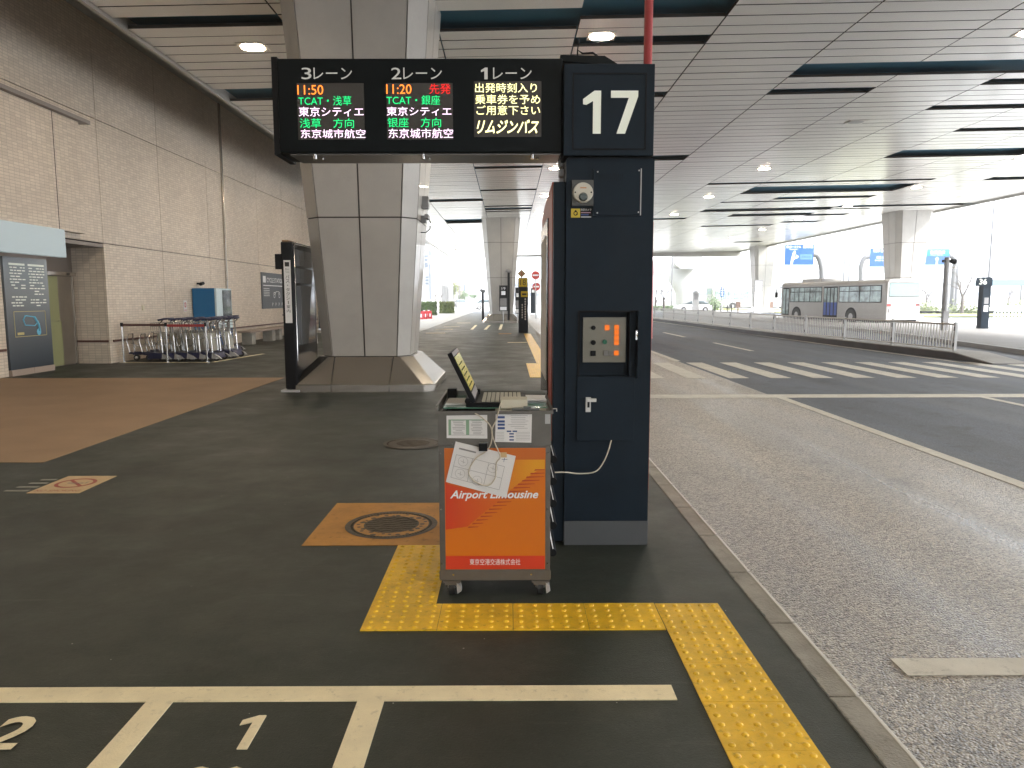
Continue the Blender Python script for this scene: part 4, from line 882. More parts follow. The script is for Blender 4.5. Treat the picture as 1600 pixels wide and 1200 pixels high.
def marks3(b, q):
    A_, B_, C_, D_ = [Vector(P(x, y, .0105)) for x, y in ((713, 689), (806, 712), (791, 777), (697, 752))]
    def m(u, v): return A_.lerp(B_, u).lerp(D_.lerp(C_, u), v)-Y3*.0009
    def ln(u0, v0, u1, v1, w_=.0011):
        a = m(u0, v0); c = m(u1, v1); d = (c-a).normalized().cross(Y3)*w_; b.add([a-d, c-d, c+d, a+d], [(0, 1, 2, 3)])
    b.use(M_ink)
    for v in (.3, .58, .86): ln(.06, v, .86, v, .0008)
    for u in (.06, .33, .6, .86): ln(u, .3, u, .86, .0008)
    for (u, v) in ((.19, .42), (.19, .72), (.48, .78), (.68, .4)):
        for k in range(12):
            a = 2*PI*k/12; a2 = 2*PI*(k+1)/12; ln(u+.08*math.cos(a), v+.11*math.sin(a), u+.08*math.cos(a2), v+.11*math.sin(a2), .0006)
        ln(u-.04, v, u+.04, v+.02, .0007); ln(u, v-.05, u+.01, v+.05, .0007)
    b.use(M_grey); ln(.08, .14, .36, .14, .004)
    b.use(M_blueink); ln(.83, .1, .83, .2); ln(.79, .15, .88, .12)
sheet('handdrawn_sheet', 'tilted white sheet with a hand drawn seat grid clipped over the orange poster', [(713, 689), (806, 712), (791, 777), (697, 752)], .0098, marks3)
b = MB(M_dull); b.box(cx_(749), cx_(762), YC-.03, YC-.0115, cz_(703), cz_(692)); b.use(M_chrome); b.box(cx_(750), cx_(762), YC-.02, YC-.0115, cz_(691.8), cz_(689.5))
tag(b.build('bulldog_clip', off=(cx_(755), YC-.012, cz_(703))), 'small black clip holding the tilted drawn sheet', 'clip')
b = MB(mat('beige_tape', (.55, .40, .22), .6)); b.box(cx_(782), cx_(792), YC-.0125, YC-.0112, cz_(714), cz_(706)); tag(b.build('tape_piece', off=(cx_(787), YC-.012, cz_(714))), 'small piece of tan tape on the tilted drawn sheet', 'tape')
# white cable looping over the sheets
def smooth(pts, k=6):
    P_ = [Vector(p) for p in pts]; out = []
    for i in range(len(P_)-1):
        a = P_[max(i-1, 0)]; b_ = P_[i]; c = P_[i+1]; d = P_[min(i+2, len(P_)-1)]
        for j in range(k):
            t_ = j/k; out.append(.5*((2*b_)+(c-a)*t_+(2*a-5*b_+4*c-d)*t_*t_+(3*b_-a-3*c+d)*t_**3))
    return out+[P_[-1]]
pts = [(737, 643, .0), (752, 650, .02), (767, 665, .018), (769, 685, .018), (762, 702, .02), (744, 715, .022), (733, 735, .022), (742, 750, .022), (762, 757, .022), (774, 745, .022), (776, 722, .022), (782, 712, .022), (774, 692, .02), (769, 672, .02), (776, 655, .02), (781, 636, .02), (784, 628, -.03)]
b = MB(M_cable); b.tube(smooth([P(*p) for p in pts]), .0032, 8); tag(b.build('white_cable', off=P(760, 700, .02)), 'thin pale cable looping down over the sheets on the cart front', 'cable')
pts = [(955, 688, YP-.02), (951, 703, YP-.05), (943, 722, YP-.07), (930, 737, YP-.09), (905, 740, YP-.12), (885, 738, YP-.2), (866, 738, YP-.32)]
b = MB(M_cable); b.tube(smooth([D(*p) for p in pts]), .004, 8); tag(b.build('power_cable', off=D(905, 740, YP-.1)), 'pale power cable hanging from the cabinet door to the cart side', 'cable')
# laptop terminal on the cart
zb = zt+.004
lx = D(748, 622, 3.85).x; y0, y1 = YC+.12, YC+.52
t = thing('laptop_terminal', 'open black laptop terminal with yellow green screen on the cart top', 'laptop', (lx, YC+.3, zb))
b = MB(M_dull); b.box(lx-.06, lx+.25, y0, y1, zb, zb+.022); b.cyl((lx-.05, y0, zb+.03), (lx-.05, y1, zb+.03), .016); b.build('base', t, t.location, .003)
b = MB(mat('key_cream', (.45, .43, .36), .5))
for i in range(9):
    for j in range(7):
        b.box(lx+.02+.023*i, lx+.038+.023*i, y0+.03+.05*j, y0+.07+.05*j, zb+.0225, zb+.030)
b.build('keyboard', t, t.location)
dirv = (Vector(D(711, 549, 3.85))-Vector(D(748, 624, 3.85))); dirv.y = 0; Lh = dirv.length; dirv.normalize(); nv = Vector((dirv.z, 0, -dirv.x))
h0 = Vector((lx-.02, y0, zb+.022))
def slab(b, w0, w1, v0, v1, n0, n1):
    c = [h0+dirv*v+nv*n_+Y3*w_ for n_ in (n0, n1) for v in (v0, v1) for w_ in (w0, w1)]
    b.add(c, [(0, 1, 3, 2), (4, 6, 7, 5), (0, 4, 5, 1), (2, 3, 7, 6), (0, 2, 6, 4), (1, 5, 7, 3)])
b = MB(M_dull); slab(b, 0, .40, 0, Lh, -.012, .012); ls = b.build('lid', t, t.location, .003)
b = MB(mat('term_screen', (.3, .3, .05), .2, emit=(.5, .5, .12), es=.05)); slab(b, .02, .38, .06, Lh-.03, .0122, .0135); b.use(M_dull)
for k in range(5): slab(b, .05, .3, .08+.03*k, .086+.03*k, .0137, .0143)
b.use(M_lgrey); slab(b, .01, .39, Lh-.025, Lh-.004, .0122, .0135); slab(b, .02, .38, .015, .05, .0122, .0135); b.build('screen', ls, t.location)
q = D(783, 640, YC+.06); b = MB(mat('cream_box', (.55, .52, .42), .6, var=.04)); b.box(cx_(783, YC+.08), cx_(824, YC+.08), YC+.07, YC+.19, zb, zb+.045); o = b.build('white_box', off=(cx_(800), YC+.13, zb), bevel=.002)
tag(o, 'small cream cardboard box on the front right of the cart top', 'box')
b = MB(M_paper)
for k in range(6):
    a = random.uniform(-.15, .15); x = cx1-.10+random.uniform(-.03, .03); y = YC+.40+random.uniform(-.03, .03); z = zb+.003*k
    c, s_ = math.cos(a), math.sin(a); b.prism([(x-.07*c+.1*s_, y-.07*s_-.1*c, z), (x+.07*c+.1*s_, y+.07*s_-.1*c, z), (x+.07*c-.1*s_, y+.07*s_+.1*c, z), (x-.07*c-.1*s_, y-.07*s_+.1*c, z)], (0, 0, .002))
tag(b.build('paper_stack', off=(cx1-.1, YC+.4, zb)), 'loose stack of cream papers at the right rear of the cart top', 'papers')
b = MB(M_paper); b.box(cx0+.02, cx0+.20, YC+.2, YC+.42, zb, zb+.008); tag(b.build('paper_pad', off=(cx0+.1, YC+.3, zb)), 'flat pale pad lying at the left of the cart top', 'pad')
b = MB(M_dull); b.box(cx0+.01, cx0+.06, YC+.44, YC+.5, zb, zb+.055); tag(b.build('black_stamp_box', off=(cx0+.03, YC+.47, zb), bevel=.004), 'small black box at the left rear corner of the cart top', 'box')
b = MB(M_dull); b.box(cx0+.12, cx0+.19, YC+.47, YC+.52, zb, zb+.05); tag(b.build('black_stamp_box', off=(cx0+.15, YC+.5, zb), bevel=.004), 'small black box left of the laptop hinge on the cart top', 'box')
b = MB(mat('grey_folder', (.12, .13, .13), .4)); b.box(cx_(800), cx_(843), YC+.025, YC+.065, zb-.002, zb+.006); b.cyl((cx_(818), YC+.03, zb+.012), (cx_(830), YC+.03, zb+.012), .006); tag(b.build('clipboard', off=(cx_(820), YC+.04, zb)), 'thin dark clipboard in front of the cream box on the cart', 'clipboard')

exec_far = True
# ================================================================ FAR PAVEMENT: stop 18, posts, boards
p = G(817, 520.5); x0, x1 = .44, .86; Y = 32.9
t = thing('bus_stop_pillar', 'black bus stop post with a yellow number 18 on top, far along the pavement', 'bus stop', (.65, Y, 0))
b = MB(M_navy); b.box(x0, x1, Y, Y+.35, 0, D(817, 449, Y).z); b.build('cabinet', t, t.location)
a = D(809.7, 449, Y); c = D(824.5, 434, Y); b = MB(mat('yellow_panel', (.65, .5, .02), .5)); b.box(a.x, c.x, Y-.05, Y+.02, a.z, c.z); b.use(mat('ink_black', (.02, .02, .02), .6)); b.text('18', (a.x+.09, Y-.05, a.z+.09), X3, Z3, .25, .25, .006, 0, .0)
for e in ((a.x, c.x, a.z, a.z+.025), (a.x, c.x, c.z-.025, c.z), (a.x, a.x+.025, a.z, c.z), (c.x-.025, c.x, a.z, c.z)): b.box(e[0], e[1], Y-.06, Y-.051, e[2], e[3])
b.build('number_panel', t, t.location)
a = D(814, 464, Y); c = D(824.5, 455, Y); b = MB(mat('yellow_panel', (.65, .5, .02), .5)); b.box(a.x, c.x, Y-.05, Y-.001, a.z, c.z); b.use(mat('ink_black', (.02, .02, .02), .6)); b.box(a.x+.05, c.x-.05, Y-.054, Y-.051, a.z+.08, a.z+.16); b.build('small_panel', t, t.location)
c = D(815, 427.5, Y+.1); b = MB(mat('tan_panel', (.42, .32, .18), .5)); b.prism([(c.x-.19, Y+.1, c.z), (c.x, Y+.1, c.z-.19), (c.x+.19, Y+.1, c.z), (c.x, Y+.1, c.z+.19)], (0, .03, 0)); b.use(M_red); b.box(c.x-.02, c.x+.02, Y+.09, Y+.099, c.z-.08, c.z+.08); b.build('diamond_sign', t, t.location)
b = MB(M_signw); 
for k in range(9): b.box(x0+.27, x0+.32, Y-.004, Y-.001, 1.45-.11*k, 1.52-.11*k)
for k in range(6): b.box(x0+.14, x0+.18, Y-.004, Y-.001, 1.2-.11*k, 1.27-.11*k)
b.build('lettering', t, t.location)
def slimpost(label, xa, xb, yt, yb, lab2='camera_head', name='camera_pole', dep=.25):
    q = G((xa+xb)/2, yb); a = D(xa, yt, q.y); c = D(xb, yt, q.y); t = thing(name, label, 'pole', (q.x, q.y, 0))
    b = MB(M_dull); b.box(a.x, c.x, q.y, q.y+dep, 0, a.z); b.build('post', t, t.location, .02)
    b = MB(M_grey); b.cyl((a.x-.10, q.y, a.z-.05), (c.x+.08, q.y, a.z-.15), .10); b.build(lab2, t, t.location); return t
slimpost('thin black totem post at the left of the far pillar plinth', 752.5, 756, 452, 504)
slimpost('tall slim black camera pole in front of the far pillar', 793, 796.5, 421, 504.5)
def board19(label, xa, xb, yt, yb, Y, num):
    a = D(xa, yt, Y); c = D(xb, yb, Y); t = thing('notice_board', label, 'sign', ((a.x+c.x)/2, Y, c.z)); b = MB(M_dull); b.box(a.x, c.x, Y, Y+.08, c.z, a.z); b.build('panel', t, t.location)
    w_, h_ = c.x-a.x, a.z-c.z; b = MB(M_signw)
    if num: b.text(num, (a.x+w_*.3, Y, a.z-h_*.17), X3, Z3, w_*.45, h_*.1, .005, 0, .0)
    b.box(a.x+w_*.25, a.x+w_*.75, Y-.006, Y-.001, a.z-h_*.37, a.z-h_*.22); b.box(a.x+w_*.1, a.x+w_*.9, Y-.006, Y-.001, c.z+h_*.03, c.z+h_*.17); b.use(M_grey); b.box(a.x+w_*.1, a.x+w_*.9, Y-.006, Y-.001, c.z+h_*.2, c.z+h_*.5); b.build('printed_area', t, t.location)
    b = MB(M_lgrey); b.cyl((a.x+w_*.5, Y+.04, 0), (a.x+w_*.5, Y+.04, c.z), .03); b.build('leg', t, t.location)
board19('black notice board with white number 19 on the far pillar', 780, 793, 446, 486, 46.3, '19')
board19('black notice board half hidden behind the stop 18 post', 805, 812, 449, 490, 46.5, None)
p = G(833, 489.5); t = thing('bus_stop_pillar', 'distant dark bus stop post right of the stop 18 post', 'bus stop', p); b = MB(M_navy); b.box(-.25, .25, 0, .3, 0, 2.6); b.build('cabinet', t); b = MB(M_signw); b.box(-.15, .15, -.01, -.001, 2.15, 2.45); b.build('number_plate', t)

# red and white barriers, hedges, building left, tower, flagpoles
t0 = None
for k, (x, y) in enumerate(((656, 499), (663, 498.5), (670, 498))):
    p = G(x, y)
    if t0 is None:
        t0 = thing('traffic_barrier', '', 'barrier'); b = MB(mat('barrier_red', (.55, .03, .04), .5)); b.prism([(-.26, -.15, 0), (.26, -.15, 0), (.22, -.08, .6), (-.22, -.08, .6)], (0, .25, 0)); b.use(M_signw)
        for u in (-.16, .06): b.prism([(u, -.155+.0, .15), (u+.1, -.155, .15), (u+.1, -.125, .4), (u, -.125, .4)], (0, .01, 0))
        b.build('body', t0); b = MB(M_signw); b.cyl((0, 0, .6), (0, 0, .66), .08); b.build('cap', t0); o = t0
    else: o = dup(t0, p, 0, '')
    o.location = p; o['group'] = 'red and white barriers beyond the near pillar'; o['label'] = 'red and white water barrier beside the hedge, %s from the near pillar' % ORD[k]
def leaves(b, fn, n, s):
    for i in range(n):
        c = fn(); d = Vector((random.gauss(0, 1), random.gauss(0, 1), random.gauss(0, 1))).normalized(); u = d.orthogonal().normalized()*s*random.uniform(.5, 1.2); v = d.cross(u).normalized()*s*random.uniform(.4, 1)
        b.add([c-u, c-v*.6, c+u, c+v*.6], [(0, 1, 2, 3)])
for k, (xa, xb, yt, yb) in enumerate(((648, 681, 472, 493), (686, 709, 472, 490))):
    a = G(xa, yb); c = G(xb, yb); zt_ = D(xa, yt, a.y).z; b = MB(M_leaf if k == 0 else M_leafy)
    leaves(b, lambda: Vector((random.uniform(a.x, c.x), random.uniform(a.y, a.y+1.4), random.uniform(.0, zt_)+random.gauss(0, .05))), 3600, .10)
    b.use(M_leaf); b.box(a.x+.12, c.x-.12, a.y+.15, a.y+1.2, 0, zt_-.12); tag(b.build('hedge', off=(a.x, a.y, 0)), ['dark green clipped hedge behind the red and white barriers', 'yellow green clipped hedge right of the darker hedge'][k], 'hedge')
def tree(x, y, yt, label, leafy=True, w_=2.2, dist=None, bare=False, name='tree', mt=None):
    p = G(x, y) if dist is None else Vector((D(x, y, dist).x, dist, 0)); H = D(x, yt, p.y).z; t = thing(name, label, 'tree', (p.x, p.y, 0)); b = MB(M_warmwall)
    tips = []
    def br(a, d, L, r, k):
        e = a+d*L; b.cyl(a, e, r, r*.6, 6); tips.append(e)
        if k == 0: return
        for i in range(3 if k > 1 else 4):
            nd = (d+Vector((random.gauss(0, .42), random.gauss(0, .42), random.uniform(-.05, .35)))).normalized(); br(a+d*L*random.uniform(.55, 1), nd, L*random.uniform(.5, .75), r*.5, k-1)
    br(Vector((0, 0, 0)), Z3, H*(.42 if bare else .4), H*.04, 4 if bare else 3)
    b.build('trunk', t)
    if leafy:
        c = MB(mt or M_leaf); R_ = H*.32
        def fn():
            q = random.choice(tips); return Vector((q.x*w_*.7, q.y*w_*.7, max(H*.2, min(q.z, H*.92))))+Vector((random.gauss(0, R_*.22), random.gauss(0, R_*.22), random.gauss(0, R_*.2)))
        leaves(c, fn, 3200, H*.022); c.build('crown', t)
    return t
tree(727, 477, 452, 'round dark green tree beyond the flagpoles at the far end', dist=150, w_=2.6)
tree(741, 477, 455, 'smaller green tree behind the red car at the far end', dist=165, w_=2.4)
tree(709, 478, 437, 'tall narrow yellow green tree near the flagpoles', dist=130, w_=1.0, mt=M_leafy)
tree(780, 480, 466, 'low green shrub tree seen left of the far pillar', dist=110, w_=1.5)
for k, (x, y) in enumerate(((680, 452),)): tree(x, 478, y, 'small bare tree in front of the white building', dist=95, leafy=False, bare=True)
# pale building left
t = thing('white_building', 'overexposed white building with small square windows and a columned wing beyond the pillar', 'building', (-22, 112, 0))
b = MB(M_bld); xr = D(674, 400, 110).x; b.box(-45, xr, 110, 128, -.1, 26); b.build('wall', t, t.location)
b = MB(M_bld); xs = D(705, 400, 125).x; b.box(xr-1, xs, 126, 140, -.1, D(690, 402, 126).z-4.5); b.build('wing', t, t.location)
b = MB(M_win)
for (x, y) in ((666, 400), (666, 406), (666, 412), (666, 416), (667, 433), (667, 438), (667, 443)):
    c = D(x, y, 109.9); b.box(c.x-.22, c.x+.22, 109.9, 109.99, c.z-.15, c.z+.15)
c = D(672, 395, 109.9); b.box(c.x-.08, c.x+.08, 109.9, 109.99, c.z-.4, c.z+.4); c = D(672, 440, 109.9); b.box(c.x-.08, c.x+.08, 109.9, 109.99, c.z-2.6, c.z+2.6)
b.build('window', t, t.location)
b = MB(mat('col_shadow', (.2, .2, .2), .8))  # dark strips painted as the shade between the wing's columns
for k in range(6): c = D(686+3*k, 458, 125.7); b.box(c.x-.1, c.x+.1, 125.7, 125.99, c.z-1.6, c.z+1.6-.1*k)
b.build('column_shade_strip', t, t.location)
t = thing('pink_tower', 'pale pink high building beyond the flagpoles', 'building', (-14, 190, 0)); a = D(706, 405, 190); c = D(720, 405, 190)
b = MB(M_pinkbld); b.box(a.x, c.x, 190, 202, 0, a.z); b.build('wall', t, t.location); b = MB(mat('floor_band', (.36, .3, .3), .8))
for k in range(9): b.box(a.x+.2, c.x-.2, 189.9, 189.99, 2+1.45*k, 2.4+1.45*k)
b.build('window_band', t, t.location)
t = thing('grey_block', 'small pale grey block building right of the pink tower', 'building', (-12, 180, 0)); a = D(723, 431, 180); c = D(732, 431, 180); b = MB(M_bld); b.box(a.x, c.x, 180, 188, 0, a.z); b.build('wall', t, t.location); b = MB(M_win); b.box(a.x+.2, a.x+.7, 179.9, 179.99, 3.4, 5); b.build('window', t, t.location)
t0 = None
for k, (x, y) in enumerate(((708, 448), (713, 450), (718, 447))):
    q = D(x, 472, 120); z = D(x, y, 120).z
    b = MB(M_pole); b.cyl((q.x, 120, 0), (q.x, 120, z), .09, .06, 8); b.dome((q.x, 120, z), .12, .12, 8)
    tag(b.build('flagpole', off=(q.x, 120, 0)), 'white flagpole, %s from the left of the three' % ORD[k], 'flagpole', 'three flagpoles at the far end')

# ================================================================ VEHICLES
def car(label, loc, rz, col, name='parked_car', L=4.4):
    t = thing(name, label, 'car', loc, rz); W = .86; m = mat('car_paint_%d' % int(col[0]*1000), col, .3, coat=.8)
    def ring(y, zt, w0=W, w1=None, zb=.25): w1 = w1 or w0*.9; return [Vector(v) for v in ((-w0, y, zb), (w0, y, zb), (w0, y, zb+(zt-zb)*.6), (w1, y, zt), (-w1, y, zt), (-w0, y, zb+(zt-zb)*.6))]
    b = MB(m); b.loft([ring(0, .6, .7), ring(.12, .8), ring(.9, .95), ring(1.2, .98), ring(3.3, .95), ring(4.2, .75), ring(4.4, .55, .7)]); b.build('body', t, None, .03)
    b = MB(M_glass); b.loft([ring(.45, .96, .78, .72, .9), ring(1.0, 1.38, .78, .6, .9), ring(2.2, 1.42, .78, .6, .9), ring(3.3, .97, .78, .70, .9)]); b.build('greenhouse', t)
    b = MB(m); b.box(-.6, .6, 1.0, 2.2, 1.40, 1.45); b.build('roof', t, None, .02)
    for x in (-.80, .80):
        for y in (.85, 3.45):
            b = MB(M_rub); b.cyl((x-.1, y, .31), (x+.1, y, .31), .31, None, 18); wo = b.build('wheel', t); b = MB(M_chrome); b.cyl((x-.105, y, .31), (x+.105, y, .31), .18, None, 12); b.build('rim', wo)
    for x in (-.6, .6):
        b = MB(mat('tail_red', (.4, .01, .01), .3)); b.box(x-.12, x+.12, -.02, .02, .62, .74); b.build('tail_light', t); b = MB(M_signw); b.box(x-.12, x+.12, 4.34, 4.42, .5, .6); b.build('headlight', t)
    return t
car('silver white saloon car beyond the median railing', D(1110, 488, 90)+Vector((0, 0, 0)), PI/2, (.6, .6, .6))
bpy.data.objects['parked_car'].location.z = RZ
c_ = car('white car parked far away by the trees', (D(722, 476, 125).x, 125, 0), .3, (.55, .55, .56))
c_ = car('orange red car at the far end left of the far pillar', (D(738, 478, 105).x, 105, 0), -PI/2+.2, (.6, .08, .03))

def bus(name, label, loc, rz, L, W, H, body, lower, door_blue=True, ac=True, plate=None):
    t = thing(name, label, 'bus', loc, rz); w_ = W/2
    def ring(y, ins=0.): return [Vector(v) for v in ((-w_+ins, y, .32), (w_-ins, y, .32), (w_-ins, y, H-.28), (w_-.06-ins, y, H-.12), (w_-.22-ins, y, H-.02), (0, y, H), (-w_+.22+ins, y, H-.02), (-w_+.06+ins, y, H-.12), (-w_+ins, y, H-.28))]
    b = MB(body); b.loft([ring(0, .05), ring(.08), ring(L-.12), ring(L, .08)]); sh = b.build('body', t, None, .02)
    if lower:
        b = MB(lower); b.box(-w_-.004, w_+.004, .1, L-.14, .34, .95); b.use(mat('bus_yellow', (.6, .4, .02), .4)); b.box(-w_-.006, w_+.006, .1, L-.14, .951, 1.15); b.build('stripe', t)
    b = MB(M_dull); b.box(-w_+.08, w_-.08, .2, L-.2, .2, .319); b.build('underside', t)
    zw0, zw1 = (1.40, 2.36) if H < 2.9 else (1.55, 2.6)
    for sx in (-1, 1):
        segs = [(.5, 2.4), (2.5, 4.4), (6.35, 7.6), (7.7, 8.9), (9.0, 10.0)] if L > 10.5 else [(.5, 2.4), (2.5, 4.4), (4.5, 6.4), (6.5, 8.4)]
        b = MB(M_dull); b.box(min(sx*w_, sx*(w_+.006)), max(sx*w_, sx*(w_+.006)), .42, segs[-1][1]+.08, zw0-.05, zw1+.05) if sx > 0 else [b.box(-w_-.006, -w_, a_, c2, zw0-.05, zw1+.05) for a_, c2 in (((.42, 4.48), (6.28, 10.08)) if L > 10.5 else ((.42, 8.48),))]
        b.build('window_band', t)
        for a_, c2 in segs:
            b = MB(mat('bus_glass_reflections', (.20, .28, .28), .05, 0, var=.75, vs=1.7, coat=.5)); x = sx*(w_+.0065); b.box(min(x, x+sx*.004), max(x, x+sx*.004), a_, c2, zw0, zw1)  # patchy tone stands for reflections and light seen through the panes
            wi = b.build('window', t); b = MB(M_dull); x2 = sx*(w_+.011); b.box(min(x2, x2+sx*.006), max(x2, x2+sx*.006), a_, c2, zw1-.32, zw1-.27); b.box(min(x2, x2+sx*.006), max(x2, x2+sx*.006), (a_+c2)/2-.02, (a_+c2)/2+.02, zw0, zw1); b.build('window_frame', wi)
    if L > 10.5:
        for nm, a_, c2, bl in (('middle_door', 4.6, 6.1, True), ('front_door', 10.15, 11.0, False)):
            b = MB(M_dull); b.box(-w_-.008, -w_-.0, a_, c2, .36, 2.40); dr = b.build(nm, t)
            n_ = 4 if bl else 2
            for k in range(n_):
                wd = (c2-a_)/n_; y0_ = a_+k*wd+.06; y1_ = a_+(k+1)*wd-.05
                b = MB(mat('bus_glass_reflections', (.20, .28, .28), .05, 0, var=.75, vs=1.7, coat=.5)); b.box(-w_-.014, -w_-.0085, y0_, y1_, 1.35 if bl else .5, 2.3)
                if bl: b.use(mat('door_blue', (.01, .05, .30), .4)); b.box(-w_-.014, -w_-.0085, y0_, y1_, .5, 1.348)
                b.build('leaf', dr)
    b = MB(M_lgrey)
    for sx in (-1, 1):
        for zz in (.62, 1.02, H-.36): b.box(min(sx*w_, sx*(w_+.004)), max(sx*w_, sx*(w_+.004)), .3, 3.0 if zz < 1.1 else L-.3, zz, zz+.012)
        for yy in (2.0, 4.3, 6.5, 8.2): b.box(min(sx*w_, sx*(w_+.003)), max(sx*w_, sx*(w_+.003)), yy, yy+.012, .36, 1.3)
    b.build('trim_line', t)
    wr = .46
    for y in (3.2, 9.2 if L > 10.5 else L-2.2):
        for sx in (-1, 1):
            b = MB(M_dull); b.cyl((sx*(w_-.3), y, wr+.02), (sx*(w_+.008), y, wr+.02), wr+.10, None, 24); ar = b.build('wheel_arch', t)
            b = MB(M_rub); b.cyl((sx*(w_-.28), y, wr), (sx*(w_+.02), y, wr), wr, None, 24); wh = b.build('wheel', t); b = MB(M_lgrey); b.cyl((sx*(w_), y, wr), (sx*(w_+.025), y, wr), .26, .2, 16); b.build('rim', wh)
    if ac: b = MB(body); b.box(-.8, .8, L*.62, L*.82, H-.03, H+.2); b.build('roof_unit', t, None, .04)
    # rear: window, lights, plate ; front: windscreen
    b = MB(M_dull); b.box(-w_+.16, w_-.16, .0, .045, H-1.08, H-.22); b.build('rear_window_frame', t)
    b = MB(mat('rear_glass', (.18, .27, .27), .05)); b.box(-w_+.2, w_-.2, -.006, -.001, H-1.04, H-.26); b.build('rear_window', t)
    for x in (-w_+.2, w_-.2):
        b = MB(mat('tail_red', (.4, .01, .01), .3)); b.box(x-.14, x+.14, .0, .04, 1.12, 1.28); b.build('tail_light', t)
    b = MB(M_signw); b.box(-.2, .2, .0, .04, .62, .82)
    b.use(mat('plate_green', (.02, .14, .07), .5)); b.text('・・17', (-.13, -.002, .66), X3, Z3, .26, .1, .002, 0, .02) if plate else None
    b.build('number_plate', t)
    b = MB(M_dull); b.box(-w_+.05, w_-.05, .01, .05, .34, .40); b.box(-w_+.13, -w_+.2, .0, .04, .75, 1.0); b.build('bumper', t)
    b = MB(M_glass); b.box(-w_+.12, w_-.12, L-.03, L+.02, 1.2, H-.25); b.build('windscreen', t)
    b = MB(M_dull); b.tube([(-w_, L-.1, H-.35), (-w_-.22, L+.2, H-.45), (-w_-.22, L+.2, H-.9)], .03); b.box(-w_-.32, -w_-.12, L+.18, L+.24, H-1.1, H-.7); b.build('mirror', t)
    return t
ux, uy = -.205, .979
bus('city_bus', 'white city bus with blue middle doors driving away beyond the median railing', (22.7+.979*1.2-.05, 44.5+.205*1.2, RZ), math.atan2(-ux, uy), 11.3, 2.4, 2.78, M_buswhite, None, plate=True)
bus('airport_bus', 'red and yellow bus half hidden behind the number 17 pillar', (3.46, 24.0, RZ), 0, 10.4, 2.45, 3.05, mat('bus_rose', (.5, .13, .12), .4, coat=.4), mat('bus_red', (.45, .05, .04), .4, coat=.4), ac=False)
for k, (x, dist) in enumerate(((1108, 112), (1150, 118), (1207, 124))):
    q = D(x, 466, dist); bus('coach', ['long white coach parked far off, the left one', 'long white coach parked far off, the middle one behind the slim pillar', 'white coach parked far off, just left of the city bus'][k], (q.x, dist, RZ), -PI/2+.1, 10.4, 2.45, 3.3, M_bld, None, ac=False)
# bus building: long white terminal with dark window strip behind coaches
# ================================================================ MEDIAN, RAILING, ISLAND
def at_line(y): # kerb face x of the median at depth y
    return 11.82+(y-18.72)*(11.007-11.822)/(31.365-18.722) if y < 31.365 else 11.007-(y-31.365)*.0232
b = MB(mat('dark_kerb', (.07, .07, .075), .7, var=.15)); ys = [18.0, 19.5]+list(range(22, 92, 6)); prof = []
for i in range(len(ys)-1):
    y0, y1 = ys[i], ys[i+1]; xa, xb = at_line(y0), at_line(y1); zz0 = -.115 if i == 0 else .06
    b.add([(xa, y0, -.13), (xb, y1, -.13), (xb, y1, .06), (xa, y0, zz0), (xa+.9, y0, -.13), (xb+.9, y1, -.13), (xb+.9, y1, .06), (xa+.9, y0, zz0)], [(0, 3, 2, 1), (4, 5, 6, 7), (0, 4, 7, 3)])
    prof.append((xa, y0, zz0, xb, y1, .06))
struct('median_kerb', b)
b = MB(mat('median_paving', (.30, .30, .29), .7, var=.12, vs=2))
for xa, y0, za, xb, y1, zb_ in prof: b.add([(xa-.01, y0, za), (xa+.91, y0, za), (xb+.91, y1, zb_), (xb-.01, y1, zb_), (xa-.01, y0, za+.025), (xa+.91, y0, za+.025), (xb+.91, y1, zb_+.025), (xb-.01, y1, zb_+.025)], [(4, 5, 6, 7), (0, 3, 7, 4), (0, 4, 5, 1), (1, 5, 6, 2)])
struct('median_top', b)
rail = thing('median_railing', 'long low white metal railing along the median beside the road', 'railing', (11.6, 20, .06))
off = rail.location.copy(); y = 19.9; first = True; k = 0
while y < 78:
    y1 = y+2.9; xa, xb = at_line(y)+.3, at_line(y1)+.3; z0, z1 = .14, .80
    b = MB(mat('rail_paint', (.52, .51, .49), .45, .2)); b.tube([(xa, y, z1), (xb, y1, z1)], .026, 8); b.tube([(xa, y, z0), (xb, y1, z0)], .018, 6)
    nb_ = 22 if y < 50 else 12
    for i in range(1, nb_):
        f_ = i/nb_; x = xa+(xb-xa)*f_; yy = y+(y1-y)*f_; b.box(x-.009, x+.009, yy-.014, yy+.014, z0, z1)
    b.build('railing_panel', rail, off)
    b = MB(M_lgrey); b.box(xa-.035, xa+.035, y-.035, y+.035, .06, .86); b.use(M_dull); b.box(xa-.045, xa+.045, y-.02, y+.02, .62, .74); b.box(xa-.045, xa+.045, y-.02, y+.02, .2, .3); b.build('post', rail, off)
    y = y1; k += 1
# second island
b = MB(mat('island_top', (.16, .155, .15), .75, var=.12, vs=1)); pl_ = [(14.6, 19.5), (14.92, 21.3), (15.9, 26.8), (17.3, 34), (17.5, 60), (17.5, 90), (24.9, 90), (24.9, 60), (24.6, 42), (25.5, 34), (28, 24), (30, 19.5)]
b.prism([(x, y, -.13) for x, y in pl_], (0, 0, .15)); struct('bus_island', b)
b = MB(mat('island_kerb', (.30, .30, .30), .8))
for i in range(5):
    (xa, ya), (xb, yb) = pl_[i], pl_[i+1]; b.prism([(xa-.14, ya, -.13), (xb-.14, yb, -.13), (xb+.02, yb, -.13), (xa+.02, ya, -.13)], (0, 0, .155))
struct('island_kerb', b)
